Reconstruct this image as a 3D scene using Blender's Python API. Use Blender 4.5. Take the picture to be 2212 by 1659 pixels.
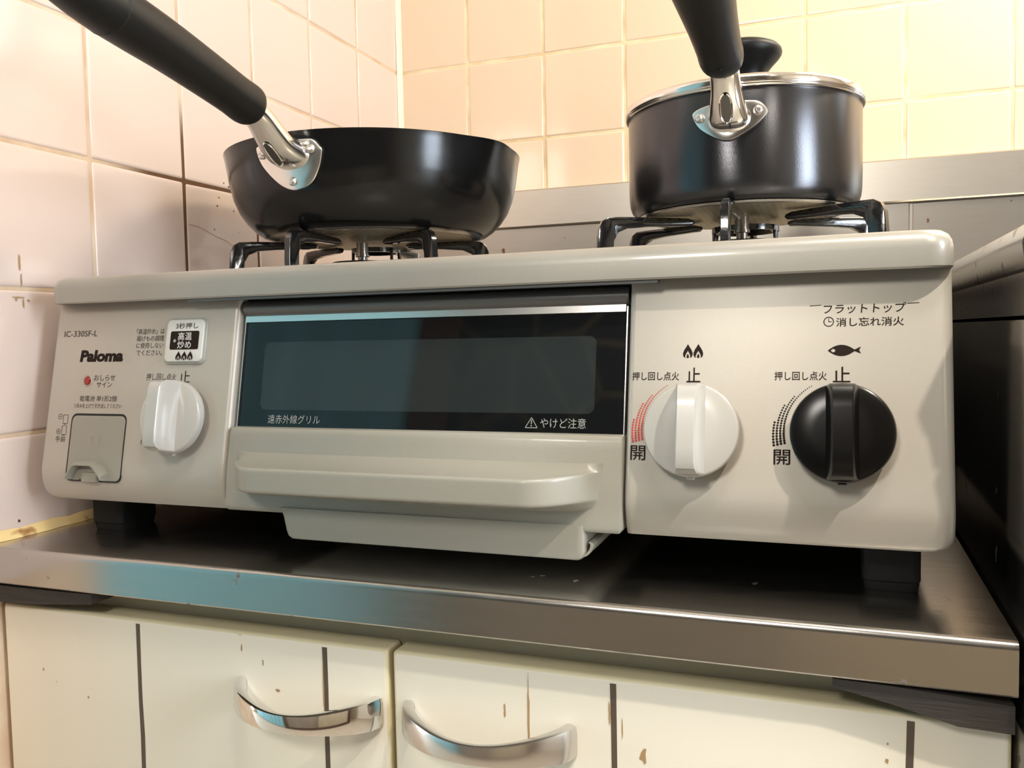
import bpy, bmesh, math, random
from mathutils import Vector, Matrix

for o in list(bpy.data.objects):
    bpy.data.objects.remove(o)
S = bpy.context.scene
COL = S.collection
rnd = random.Random(7)
PI = math.pi

# ------------------------------------------------------------------ camera
cam_d = bpy.data.cameras.new('camera')
cam_d.sensor_width = 36.0
cam_d.lens = 36.0 * 1848.8 / 2212.0
cam_d.clip_start = 0.01
cam = bpy.data.objects.new('camera', cam_d)
COL.objects.link(cam)
MR = ((0.93678146, -0.34991413, -0.00078755),
      (0.34930432, 0.93501124, 0.06115947),
      (-0.02066419, -0.05756815, 0.9981277))      # columns: right, forward, up
CAMLOC = (0.5241, -0.4425, 0.1314)
cam.matrix_world = Matrix(((MR[0][0], MR[0][2], -MR[0][1], CAMLOC[0]),
                           (MR[1][0], MR[1][2], -MR[1][1], CAMLOC[1]),
                           (MR[2][0], MR[2][2], -MR[2][1], CAMLOC[2]),
                           (0, 0, 0, 1)))
S.camera = cam

# ------------------------------------------------------------------ world, lights, exposure
W = bpy.data.worlds.new('kitchen_world')
S.world = W
W.use_nodes = True
W.node_tree.nodes['Background'].inputs[0].default_value = (0.8, 0.85, 0.95, 1)
W.node_tree.nodes['Background'].inputs[1].default_value = 0.25


def lamp(name, typ, loc, power, color, target=None, **kw):
    d = bpy.data.lights.new(name, typ)
    d.energy = power
    d.color = color
    for k, v in kw.items():
        setattr(d, k, v)
    o = bpy.data.objects.new(name, d)
    COL.objects.link(o)
    o.location = loc
    if target is not None:
        o.rotation_euler = (Vector(target) - Vector(loc)).to_track_quat('-Z', 'Y').to_euler()
    return o


# bulb of the shaded work lamp up to the right, in front of the cooker
lamp('work_lamp_bulb', 'SPOT', (0.86, -0.37, 0.74), 21.0, (1.0, 0.91, 0.77), target=(0.53, 0.0, 0.135),
     spot_size=math.radians(31), spot_blend=0.75, shadow_soft_size=0.012)
# strip lamp over the sink, close to the back wall
lamp('sink_lamp_tube', 'AREA', (0.86, 0.30, 0.74), 4.4, (1.0, 0.86, 0.63), target=(0.62, 0.56, 0.30),
     shape='RECTANGLE', size=0.30, size_y=0.06)
# round ceiling lamp of the kitchen
lamp('ceiling_lamp_ring', 'AREA', (0.75, -0.55, 1.60), 11.0, (1.0, 0.93, 0.84), target=(0.45, 0.1, 0.0),
     shape='DISK', size=0.42)
# bulb of a low lamp across the kitchen
lamp('table_lamp_bulb', 'POINT', (0.34, -1.00, 0.64), 18.5, (1.0, 0.95, 0.87), shadow_soft_size=0.10)
S.view_settings.view_transform = 'Standard'
S.view_settings.look = 'None'
S.view_settings.gamma = 1.0
S.view_settings.use_curve_mapping = False
S.view_settings.exposure = 0.0


# ------------------------------------------------------------------ materials
def new_mat(name):
    m = bpy.data.materials.new(name)
    m.use_nodes = True
    nt = m.node_tree
    return m, nt, nt.nodes['Principled BSDF']


def mat(name, col, rough=0.5, metal=0.0, coat=0.0, spec=0.5, noise=0.0, nscale=40.0, bump=0.0, bscale=300.0,
        aniso=0.0, stretch=(1, 1, 1), coat_rough=0.05, rnoise=0.0):
    m, nt, b = new_mat(name)
    L, N = nt.links, nt.nodes
    b.inputs['Base Color'].default_value = (*col, 1)
    b.inputs['Roughness'].default_value = rough
    b.inputs['Metallic'].default_value = metal
    b.inputs['Coat Weight'].default_value = coat
    b.inputs['Coat Roughness'].default_value = coat_rough
    b.inputs['Specular IOR Level'].default_value = spec
    b.inputs['Anisotropic'].default_value = aniso
    tc = N.new('ShaderNodeTexCoord')
    mp = N.new('ShaderNodeMapping')
    mp.inputs['Scale'].default_value = stretch
    L.new(tc.outputs['Object'], mp.inputs['Vector'])
    if noise > 0 or rnoise > 0:
        nz = N.new('ShaderNodeTexNoise')
        nz.inputs['Scale'].default_value = nscale
        nz.inputs['Detail'].default_value = 5
        L.new(mp.outputs[0], nz.inputs['Vector'])
        if noise > 0:
            rp = N.new('ShaderNodeMix')
            rp.data_type = 'RGBA'
            rp.inputs[6].default_value = (*[c * (1 - noise) for c in col], 1)
            rp.inputs[7].default_value = (*[min(1, c * (1 + noise)) for c in col], 1)
            L.new(nz.outputs['Fac'], rp.inputs[0])
            L.new(rp.outputs[2], b.inputs['Base Color'])
        if rnoise > 0:
            mr = N.new('ShaderNodeMapRange')
            mr.inputs['From Min'].default_value = 0.3
            mr.inputs['From Max'].default_value = 0.7
            mr.inputs['To Min'].default_value = max(0.02, rough - rnoise)
            mr.inputs['To Max'].default_value = min(1, rough + rnoise)
            L.new(nz.outputs['Fac'], mr.inputs['Value'])
            L.new(mr.outputs[0], b.inputs['Roughness'])
    if bump > 0:
        n2 = N.new('ShaderNodeTexNoise')
        n2.inputs['Scale'].default_value = bscale
        n2.inputs['Detail'].default_value = 3
        L.new(mp.outputs[0], n2.inputs['Vector'])
        bp = N.new('ShaderNodeBump')
        bp.inputs['Strength'].default_value = bump
        bp.inputs['Distance'].default_value = 0.001
        L.new(n2.outputs['Fac'], bp.inputs['Height'])
        L.new(bp.outputs[0], b.inputs['Normal'])
    return m


def spots(m, col, scale, lo, hi, stretch=(1, 1, 1), zlim=None):
    """dark specks of dirt or rust over an existing material's colour"""
    nt = m.node_tree
    L, N = nt.links, nt.nodes
    b = N['Principled BSDF']
    tc = N.new('ShaderNodeTexCoord')
    mp = N.new('ShaderNodeMapping')
    mp.inputs['Scale'].default_value = stretch
    L.new(tc.outputs['Object'], mp.inputs['Vector'])
    nz = N.new('ShaderNodeTexNoise')
    nz.inputs['Scale'].default_value = scale
    nz.inputs['Detail'].default_value = 2.5
    L.new(mp.outputs[0], nz.inputs['Vector'])
    mr = N.new('ShaderNodeMapRange')
    mr.inputs['From Min'].default_value = lo
    mr.inputs['From Max'].default_value = hi
    L.new(nz.outputs['Fac'], mr.inputs['Value'])
    mx = N.new('ShaderNodeMix')
    mx.data_type = 'RGBA'
    mx.inputs[7].default_value = (*col, 1)
    inp = b.inputs['Base Color']
    if inp.is_linked:
        L.new(inp.links[0].from_socket, mx.inputs[6])
    else:
        mx.inputs[6].default_value = inp.default_value
    L.new(mr.outputs[0], mx.inputs[0])
    L.new(mx.outputs[2], inp)
    if b.inputs['Metallic'].default_value > 0.5:
        sb = N.new('ShaderNodeMath')
        sb.operation = 'SUBTRACT'
        sb.use_clamp = True
        sb.inputs[0].default_value = b.inputs['Metallic'].default_value
        L.new(mr.outputs[0], sb.inputs[1])
        L.new(sb.outputs[0], b.inputs['Metallic'])
    return m


def grout_mat(name, clean, dirty, box):
    """grout, greasy brown inside box = (axis centre/half extents) near the burner"""
    m, nt, b = new_mat(name)
    L, N = nt.links, nt.nodes
    b.inputs['Roughness'].default_value = 0.85
    tc = N.new('ShaderNodeTexCoord')
    sx = N.new('ShaderNodeSeparateXYZ')
    L.new(tc.outputs['Object'], sx.inputs[0])

    def near(sock, c, h):
        a = N.new('ShaderNodeMath'); a.operation = 'SUBTRACT'; a.inputs[1].default_value = c
        L.new(sock, a.inputs[0])
        d = N.new('ShaderNodeMath'); d.operation = 'ABSOLUTE'
        L.new(a.outputs[0], d.inputs[0])
        r = N.new('ShaderNodeMapRange')
        r.inputs['From Min'].default_value = h; r.inputs['From Max'].default_value = h * 1.5
        r.inputs['To Min'].default_value = 1; r.inputs['To Max'].default_value = 0
        L.new(d.outputs[0], r.inputs['Value'])
        return r.outputs[0]
    k = N.new('ShaderNodeMath'); k.operation = 'MULTIPLY'
    L.new(near(sx.outputs['Y'], *box[0]), k.inputs[0])
    L.new(near(sx.outputs['Z'], *box[1]), k.inputs[1])
    nz = N.new('ShaderNodeTexNoise'); nz.inputs['Scale'].default_value = 25; nz.inputs['Detail'].default_value = 4
    L.new(tc.outputs['Object'], nz.inputs['Vector'])
    mr = N.new('ShaderNodeMapRange')
    mr.inputs['From Min'].default_value = 0.35; mr.inputs['From Max'].default_value = 0.65
    L.new(nz.outputs['Fac'], mr.inputs['Value'])
    base = N.new('ShaderNodeMix'); base.data_type = 'RGBA'
    base.inputs[6].default_value = (*clean[0], 1); base.inputs[7].default_value = (*clean[1], 1)
    L.new(mr.outputs[0], base.inputs[0])
    mx = N.new('ShaderNodeMix'); mx.data_type = 'RGBA'; mx.inputs[7].default_value = (*dirty, 1)
    L.new(base.outputs[2], mx.inputs[6]); L.new(k.outputs[0], mx.inputs[0])
    L.new(mx.outputs[2], b.inputs['Base Color'])
    return m


M = {}
M['tile_left'] = mat('glazed_pink_tile', (0.73, 0.60, 0.545), 0.16, coat=0.3, noise=0.02, nscale=9, bump=0.05, bscale=25)
M['tile_back'] = mat('glazed_peach_tile', (0.78, 0.62, 0.46), 0.14, coat=0.3, noise=0.02, nscale=9, bump=0.05, bscale=25)
M['grout_left'] = grout_mat('grout_left', ((0.60, 0.42, 0.28), (0.74, 0.60, 0.46)), (0.13, 0.06, 0.025), ((0.22, 0.10), (0.23, 0.075)))
M['grout_back'] = grout_mat('grout_back', ((0.66, 0.48, 0.28), (0.86, 0.72, 0.48)), (0.6, 0.45, 0.28), ((9, 0.1), (9, 0.1)))
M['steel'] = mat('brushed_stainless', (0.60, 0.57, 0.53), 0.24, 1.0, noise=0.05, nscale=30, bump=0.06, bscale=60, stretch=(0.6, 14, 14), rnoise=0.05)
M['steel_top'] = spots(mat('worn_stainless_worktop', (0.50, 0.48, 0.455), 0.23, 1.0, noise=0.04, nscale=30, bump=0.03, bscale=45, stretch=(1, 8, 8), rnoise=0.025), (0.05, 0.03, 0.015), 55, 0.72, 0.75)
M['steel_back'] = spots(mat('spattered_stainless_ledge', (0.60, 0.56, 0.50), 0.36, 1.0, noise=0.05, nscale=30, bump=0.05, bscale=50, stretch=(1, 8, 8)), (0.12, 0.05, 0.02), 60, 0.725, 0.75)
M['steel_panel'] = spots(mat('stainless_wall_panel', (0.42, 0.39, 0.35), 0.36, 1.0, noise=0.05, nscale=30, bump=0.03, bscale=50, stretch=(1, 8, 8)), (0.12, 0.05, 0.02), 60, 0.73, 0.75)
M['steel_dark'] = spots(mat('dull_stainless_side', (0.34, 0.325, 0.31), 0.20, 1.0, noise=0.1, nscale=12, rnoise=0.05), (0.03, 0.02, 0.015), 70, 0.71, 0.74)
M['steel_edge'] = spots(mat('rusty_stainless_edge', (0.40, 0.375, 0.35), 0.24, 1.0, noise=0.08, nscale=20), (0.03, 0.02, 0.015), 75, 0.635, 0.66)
M['chrome'] = mat('chrome', (0.82, 0.81, 0.80), 0.07, 1.0, rnoise=0.03, nscale=20)
M['satin_chrome'] = mat('satin_chrome', (0.70, 0.68, 0.67), 0.24, 1.0, rnoise=0.04, nscale=20)
M['alu'] = mat('polished_aluminium', (0.84, 0.82, 0.80), 0.13, 1.0, rnoise=0.05, nscale=60)
M['bracket'] = mat('satin_aluminium_plate', (0.86, 0.84, 0.81), 0.24, 1.0, rnoise=0.05, nscale=60)
M['slot_shade'] = mat('slot_shade_metal', (0.16, 0.155, 0.15), 0.18, 1.0)  # dark colour standing in for shade inside the neck slot
M['rivet'] = mat('aluminium_rivet', (0.72, 0.69, 0.66), 0.32, 1.0, rnoise=0.05, nscale=200)
M['panel'] = mat('champagne_pressed_steel', (0.47, 0.435, 0.382), 0.42, 0.25, bump=0.025, bscale=1400, noise=0.015, nscale=700)
M['plate'] = mat('champagne_enamel_top', (0.335, 0.318, 0.283), 0.36, 0.15, coat=0.3, bump=0.03, bscale=700)
M['door'] = mat('greige_painted_plastic', (0.315, 0.303, 0.258), 0.34, coat=0.15, bump=0.05, bscale=900)
M['visor'] = mat('grey_visor', (0.13, 0.13, 0.128), 0.4, 0.4)
M['black'] = mat('black_void', (0.008, 0.008, 0.008), 0.6)
M['glass'] = mat('black_grill_glass', (0.005, 0.006, 0.007), 0.03, spec=0.6)
M['window'] = mat('smoked_grill_window', (0.021, 0.027, 0.028), 0.04, spec=0.6)
M['strip'] = mat('bright_steel_strip', (0.88, 0.87, 0.85), 0.22, 1.0)
M['knob_white'] = mat('white_knob_plastic', (0.47, 0.455, 0.425), 0.26, coat=0.4)
M['knob_black'] = mat('black_knob_plastic', (0.005, 0.0045, 0.0045), 0.22, spec=0.28)
M['button'] = mat('pale_button_plastic', (0.62, 0.63, 0.60), 0.4)
M['bezel'] = mat('grey_button_bezel', (0.36, 0.36, 0.33), 0.4)
M['ink'] = mat('brown_black_print', (0.015, 0.008, 0.005), 0.7, spec=0.2)
M['ink_grey'] = mat('grey_print', (0.055, 0.047, 0.04), 0.7, spec=0.2)
M['ink_red'] = mat('red_print', (0.50, 0.035, 0.022), 0.5)
M['ink_white'] = mat('white_print', (0.60, 0.60, 0.58), 0.5)
M['ink_pale'] = mat('pale_grey_print', (0.32, 0.34, 0.33), 0.5)
M['ink_ghost'] = mat('faint_moulding', (0.36, 0.345, 0.29), 0.5)
M['led'] = mat('red_lens', (0.28, 0.008, 0.006), 0.15, coat=0.6)
M['nonstick'] = mat('charcoal_nonstick', (0.040, 0.041, 0.043), 0.17, 0.85, bump=0.03, bscale=1500, rnoise=0.03, nscale=30)
M['nonstick_pot'] = mat('charcoal_satin_coating', (0.075, 0.076, 0.083), 0.24, 0.9, bump=0.06, bscale=1600, aniso=0.75)
_n = M['nonstick_pot'].node_tree
_t = _n.nodes.new('ShaderNodeTangent')
_t.direction_type = 'RADIAL'
_t.axis = 'Z'
_n.nodes['Principled BSDF'].inputs['Anisotropic Rotation'].default_value = 0.25
_n.links.new(_t.outputs[0], _n.nodes['Principled BSDF'].inputs['Tangent'])
M['pan_inside'] = mat('black_nonstick_inside', (0.02, 0.02, 0.02), 0.35)
M['bake'] = mat('black_phenolic_handle', (0.009, 0.009, 0.009), 0.42, spec=0.3, bump=0.08, bscale=1600)
M['iron'] = mat('black_enamelled_iron', (0.010, 0.010, 0.011), 0.16, coat=0.6, bump=0.2, bscale=180)
M['sensor'] = mat('heat_stained_sensor', (0.30, 0.275, 0.25), 0.28, 1.0)
M['burner'] = mat('burner_alloy', (0.10, 0.09, 0.08), 0.5, 0.6)
M['rubber'] = mat('black_rubber_foot', (0.006, 0.006, 0.006), 0.6, spec=0.25)
M['under'] = mat('dark_cooker_underside', (0.03, 0.03, 0.03), 0.6)
M['lidglass'], _nt, _b = new_mat('lid_glass')
_b.inputs['Transmission Weight'].default_value = 1.0
_b.inputs['Roughness'].default_value = 0.02
M['door_paint'] = spots(mat('chipped_cream_paint', (0.81, 0.76, 0.65), 0.42, noise=0.03, nscale=6, bump=0.25, bscale=14, stretch=(1, 1, 0.6)), (0.22, 0.12, 0.04), 34, 0.745, 0.765, stretch=(1, 1, 0.5))
M['door_edge'] = mat('yellowed_cream_edge', (0.72, 0.64, 0.42), 0.5, noise=0.06, nscale=20)
M['groove'] = mat('dark_groove_tape', (0.10, 0.075, 0.055), 0.5, noise=0.2, nscale=60)
M['rail'] = mat('beige_cabinet_rail', (0.52, 0.47, 0.34), 0.5)
M['wood'] = mat('weathered_grey_wood', (0.036, 0.030, 0.025), 0.8, noise=0.6, nscale=25, bump=0.5, bscale=60, stretch=(1, 6, 14))
M['caulk'] = spots(mat('yellowed_caulk', (0.86, 0.64, 0.30), 0.45, noise=0.12, nscale=40, bump=0.4, bscale=90), (0.30, 0.12, 0.03), 38, 0.60, 0.68)
M['bead'] = mat('pale_corner_bead', (0.88, 0.78, 0.58), 0.4, noise=0.03, nscale=20)
M['floor'] = mat('brown_floor', (0.52, 0.43, 0.33), 0.5, noise=0.12, nscale=5)
M['plaster'] = mat('cream_plaster', (0.72, 0.64, 0.52), 0.8)
M['blue'] = mat('pale_blue_cloth', (0.20, 0.42, 0.50), 0.8, noise=0.05, nscale=10)
M['brownwood'] = mat('dark_brown_wood', (0.07, 0.035, 0.02), 0.45, noise=0.3, nscale=12, stretch=(1, 1, 0.15))
M['tanwood'] = mat('worn_tan_door', (0.44, 0.36, 0.25), 0.6, noise=0.4, nscale=4, stretch=(1, 1, 0.2))
M['lowwood'] = mat('worn_brown_door', (0.22, 0.18, 0.14), 0.6, noise=0.5, nscale=4, stretch=(1, 1, 0.2))
M['stain'] = mat('brown_grease_spot', (0.10, 0.045, 0.02), 0.4)
M['stain_light'] = mat('tan_grease_run', (0.42, 0.27, 0.14), 0.5)


def base_pattern_mat():
    """pressed steel disc under a pan: rings of short dark dashes"""
    m, nt, b = new_mat('perforated_induction_base')
    L, N = nt.links, nt.nodes
    b.inputs['Metallic'].default_value = 0.8
    b.inputs['Roughness'].default_value = 0.42
    tc = N.new('ShaderNodeTexCoord')
    br = N.new('ShaderNodeTexBrick')
    br.inputs['Color1'].default_value = (0.10, 0.08, 0.05, 1)
    br.inputs['Color2'].default_value = (0.16, 0.13, 0.09, 1)
    br.inputs['Mortar'].default_value = (0.62, 0.56, 0.42, 1)
    br.inputs['Scale'].default_value = 1.0
    br.inputs['Mortar Size'].default_value = 0.0016
    br.inputs['Brick Width'].default_value = 0.009
    br.inputs['Row Height'].default_value = 0.0042
    L.new(tc.outputs['Object'], br.inputs['Vector'])
    L.new(br.outputs['Color'], b.inputs['Base Color'])
    return m


M['base_pattern'] = base_pattern_mat()


def curtain_mat():
    m, nt, b = new_mat('dark_patterned_curtain')
    L, N = nt.links, nt.nodes
    b.inputs['Roughness'].default_value = 0.9
    tc = N.new('ShaderNodeTexCoord')
    vo = N.new('ShaderNodeTexVoronoi')
    vo.feature = 'DISTANCE_TO_EDGE'
    vo.inputs['Scale'].default_value = 7
    L.new(tc.outputs['Object'], vo.inputs['Vector'])
    mr = N.new('ShaderNodeMapRange')
    mr.inputs['From Min'].default_value = 0.03
    mr.inputs['From Max'].default_value = 0.07
    L.new(vo.outputs['Distance'], mr.inputs['Value'])
    mx = N.new('ShaderNodeMix')
    mx.data_type = 'RGBA'
    mx.inputs[6].default_value = (0.07, 0.055, 0.03, 1)
    mx.inputs[7].default_value = (0.014, 0.012, 0.013, 1)
    L.new(mr.outputs[0], mx.inputs[0])
    L.new(mx.outputs[2], b.inputs['Base Color'])
    return m


M['curtain'] = curtain_mat()


# ------------------------------------------------------------------ mesh helpers
def obj(name, bm, m, parent=None, smooth=True, angle=35):
    me = bpy.data.meshes.new(name)
    bmesh.ops.recalc_face_normals(bm, faces=bm.faces[:])
    bm.to_mesh(me)
    bm.free()
    for mm in (m if isinstance(m, (list, tuple)) else [m]):
        me.materials.append(mm)
    if smooth:
        for p in me.polygons:
            p.use_smooth = True
        me.set_sharp_from_angle(angle=math.radians(angle))
    o = bpy.data.objects.new(name, me)
    COL.objects.link(o)
    if parent is not None:
        o.parent = parent
        o.matrix_parent_inverse = Matrix.Translation(parent_world(parent)).inverted()
    return o


def parent_world(p):
    v = Vector((0, 0, 0))
    if p.type == 'EMPTY':
        v = Vector(p.location)
    return v


def tag(o, label=None, cat=None, group=None, kind=None):
    if label: o['label'] = label
    if cat: o['category'] = cat
    if group: o['group'] = group
    if kind: o['kind'] = kind
    return o


def thing(name, label, cat, loc=(0, 0, 0), group=None):
    o = bpy.data.objects.new(name, None)
    o.empty_display_size = 0.02
    COL.objects.link(o)
    o.location = loc
    return tag(o, label, cat, group)


def box(bm, x0, x1, y0, y1, z0, z1, bev=0.0, seg=2, mi=0):
    r = bmesh.ops.create_cube(bm, size=1.0)
    vs = r['verts']
    bmesh.ops.scale(bm, vec=(x1 - x0, y1 - y0, z1 - z0), verts=vs)
    bmesh.ops.translate(bm, vec=((x0 + x1) / 2, (y0 + y1) / 2, (z0 + z1) / 2), verts=vs)
    fs = set(f for v in vs for f in v.link_faces)
    for f in fs:
        f.material_index = mi
    if bev > 0:
        es = list({e for v in vs for e in v.link_edges})
        bmesh.ops.bevel(bm, geom=es, offset=bev, segments=seg, profile=0.5, affect='EDGES')
    return vs


def B(x0, x1, y0, y1, z0, z1, bev=0.0, seg=2):
    bm = bmesh.new()
    box(bm, x0, x1, y0, y1, z0, z1, bev, seg)
    return bm


def skin_rings(bm, rings, cap0=True, cap1=True, closed=True):
    """rings: lists of equal length of points; quads between neighbours"""
    vr = [[bm.verts.new(p) for p in r] for r in rings]
    n = len(vr[0])
    for a, b in zip(vr[:-1], vr[1:]):
        for i in range(n if closed else n - 1):
            j = (i + 1) % n
            bm.faces.new((a[i], a[j], b[j], b[i]))
    if cap0: bm.faces.new(vr[0][::-1])
    if cap1: bm.faces.new(vr[-1])
    return vr


def lathe(bm, prof, cx=0, cy=0, cz=0, n=96, close=False, mats=None):
    """prof: (r, z) list; r = 0 ends collapse"""
    cols = []
    for r, z in prof:
        if r < 1e-6:
            cols.append([bm.verts.new((cx, cy, cz + z))])
        else:
            cols.append([bm.verts.new((cx + r * math.cos(2 * PI * i / n), cy + r * math.sin(2 * PI * i / n), cz + z)) for i in range(n)])
    pairs = list(zip(cols[:-1], cols[1:]))
    if close: pairs.append((cols[-1], cols[0]))
    for k, (a, b) in enumerate(pairs):
        for i in range(n):
            j = (i + 1) % n
            if len(a) == 1 and len(b) == 1: continue
            if len(a) == 1: f = bm.faces.new((a[0], b[j], b[i]))
            elif len(b) == 1: f = bm.faces.new((a[i], a[j], b[0]))
            else: f = bm.faces.new((a[i], a[j], b[j], b[i]))
            if mats: f.material_index = mats[k]
    return bm


def frame_for(t, up):
    t = Vector(t).normalized()
    s = t.cross(Vector(up)).normalized()
    u = s.cross(t).normalized()
    return t, s, u


def sweep(bm, pts, radii, up=(0, 0, 1), n=20, expo=2.0, cap=True):
    """tube of elliptical (super-elliptical) sections; radii: (half width, half height)"""
    pts = [Vector(p) for p in pts]
    rings = []
    for k, p in enumerate(pts):
        t = (pts[min(k + 1, len(pts) - 1)] - pts[max(k - 1, 0)])
        _, s, u = frame_for(t, up)
        a, b = radii[k] if isinstance(radii[k], (tuple, list)) else (radii[k], radii[k])
        ring = []
        for i in range(n):
            th = 2 * PI * i / n
            c, d = math.cos(th), math.sin(th)
            c = math.copysign(abs(c) ** (2 / expo), c)
            d = math.copysign(abs(d) ** (2 / expo), d)
            ring.append(p + s * (a * c) + u * (b * d))
        rings.append(ring)
    skin_rings(bm, rings, cap, cap)
    return bm


def rrect(w, h, r, n=6, cx=0, cy=0):
    pts = []
    for (sx, sy, a0) in ((1, 1, 0), (-1, 1, 90), (-1, -1, 180), (1, -1, 270)):
        for k in range(n + 1):
            a = math.radians(a0 + 90 * k / n)
            pts.append((cx + sx * (w / 2 - r) + r * math.cos(a), cy + sy * (h / 2 - r) + r * math.sin(a)))
    return pts


def catmull(pts, per=6):
    P = [Vector(p) for p in pts]
    out = []
    for i in range(len(P) - 1):
        p0, p1, p2, p3 = P[max(i - 1, 0)], P[i], P[i + 1], P[min(i + 2, len(P) - 1)]
        for k in range(per):
            t = k / per
            out.append(0.5 * ((2 * p1) + (p2 - p0) * t + (2 * p0 - 5 * p1 + 4 * p2 - p3) * t * t + (3 * p1 - p0 - 3 * p2 + p3) * t ** 3))
    out.append(P[-1])
    return out


def closed_smooth(pts, per=5):
    n = len(pts)
    P = [Vector(p) for p in pts]
    out = []
    for i in range(n):
        p0, p1, p2, p3 = P[i - 1], P[i], P[(i + 1) % n], P[(i + 2) % n]
        for k in range(per):
            t = k / per
            out.append(0.5 * ((2 * p1) + (p2 - p0) * t + (2 * p0 - 5 * p1 + 4 * p2 - p3) * t * t + (3 * p1 - p0 - 3 * p2 + p3) * t ** 3))
    return out


# ------------------------------------------------------------------ room shell
CY = 0.5647          # back wall plane
T = 0.1
LEFT_END = -0.1395


def tiles(bm, us, vs, place, gap=0.0011, depth=0.0012, jit=0.0006):
    """pillowed tiles between the given grid lines"""
    for a, b in zip(us[:-1], us[1:]):
        for c, d in zip(vs[:-1], vs[1:]):
            j = [rnd.uniform(-jit, jit) * 0.5 for _ in range(3)]
            rings = []
            for inset, h in ((gap, -depth), (gap + 0.0006, -0.0004), (gap + 0.0016, -0.00008), (gap + 0.003, 0.0)):
                r = min(0.0022, 0.003)
                pts = rrect(b - a - 2 * inset, d - c - 2 * inset, max(0.0008, r - inset * 0.3), 3, (a + b) / 2, (c + d) / 2)
                rings.append([place(u, v, h + j[0] * (u - (a + b) / 2) / (b - a) * 2 + j[1] * (v - (c + d) / 2) / (d - c) * 2) for u, v in pts])
            skin_rings(bm, rings, False, True)


zs = [0.0699 + T * k for k in range(0, 16)]
# left wall: y lines
ys = [LEFT_END] + [CY - 0.1042 - T * k for k in range(6, -1, -1)] + [CY]
ys = sorted(set(round(y, 4) for y in ys if y >= LEFT_END - 1e-4))
if ys[1] - ys[0] < 0.02: ys.pop(0)
bm = bmesh.new()
tiles(bm, ys, [-0.03] + zs, lambda u, v, h: (h, u, v))
for f in bm.faces: f.material_index = 0
vs = box(bm, -0.09, -0.0006, ys[0], CY + 0.09, -0.75, 1.65)
for f in set(f for v in vs for f in v.link_faces): f.material_index = 1
tag(obj('wall_left', bm, [M['tile_left'], M['grout_left']], angle=60), kind='structure')

xs = [0.0, 0.0962] + [0.0962 + T * k for k in range(1, 17)]
bm = bmesh.new()
zb = [0.2699] + [0.2699 + T * k for k in range(1, 14)]
tiles(bm, xs, zb, lambda u, v, h: (u, CY - h, v))
for f in bm.faces: f.material_index = 0
vs = box(bm, -0.09, 1.75, CY + 0.0006, CY + 0.09, -0.75, 1.65)
for f in set(f for v in vs for f in v.link_faces): f.material_index = 1
tag(obj('wall_back', bm, [M['tile_back'], M['grout_back']], angle=60), kind='structure')

tag(obj('wall_right', B(1.7, 1.78, -1.8, CY, -0.75, 1.65), M['plaster'], smooth=False), kind='structure')
tag(obj('wall_front', B(-2.3, 1.78, -1.88, -1.8, -0.75, 1.65), M['plaster'], smooth=False), kind='structure')
tag(obj('wall_side', B(-2.3, -2.22, -1.8, 0.0, -0.75, 1.65), M['plaster'], smooth=False), kind='structure')
tag(obj('wall_nook', B(-2.3, -0.0901, -0.06, 0.02, -0.75, 1.65), M['plaster'], smooth=False), kind='structure')
tag(obj('floor', B(-2.3, 1.78, -1.88, CY + 0.09, -0.80, -0.75), M['floor'], smooth=False), kind='structure')
tag(obj('ceiling', B(-2.3, 1.78, -1.88, CY + 0.09, 1.65, 1.70), M['plaster'], smooth=False), kind='structure')

# blue cloth and dark cupboard behind the camera (seen in the metal and the glass)
bm = bmesh.new()
n = 60
rings = []
for k in range(n + 1):
    x = -1.75 + 1.42 * k / n
    y = -1.15 + 0.006 * math.sin(k * 1.1)
    rings.append([(x, y, -0.70), (x, y, 1.35), (x, y - 0.006, 1.35), (x, y - 0.006, -0.70)])
skin_rings(bm, rings, True, True)
tag(obj('curtain', bm, M['blue']), 'pale blue curtain hanging across the room from the cooker', 'curtain')
t = thing('cupboard', 'tall dark cupboard with brown frame and patterned cloth behind the glass', 'cupboard', (0.45, -1.2, -0.75))
bm = bmesh.new()
box(bm, -0.325, -0.245, -1.28, -1.14, -0.75, 1.3)
box(bm, 1.16, 1.24, -1.28, -1.14, -0.75, 1.3)
box(bm, -0.245, 1.16, -1.28, -1.14, 1.2, 1.3)
box(bm, -0.245, 1.16, -1.28, -1.14, -0.75, -0.65)
obj('frame', bm, M['brownwood'], t, False)
obj('cloth', B(-0.245, 1.16, -1.19, -1.17, -0.12, 1.2), M['curtain'], t, False)
obj('lower_door', B(-0.245, 0.445, -1.19, -1.165, -0.65, -0.12), M['lowwood'], t, False)
obj('lower_door', B(0.45, 1.16, -1.19, -1.165, -0.65, -0.12), M['tanwood'], t, False)


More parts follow.
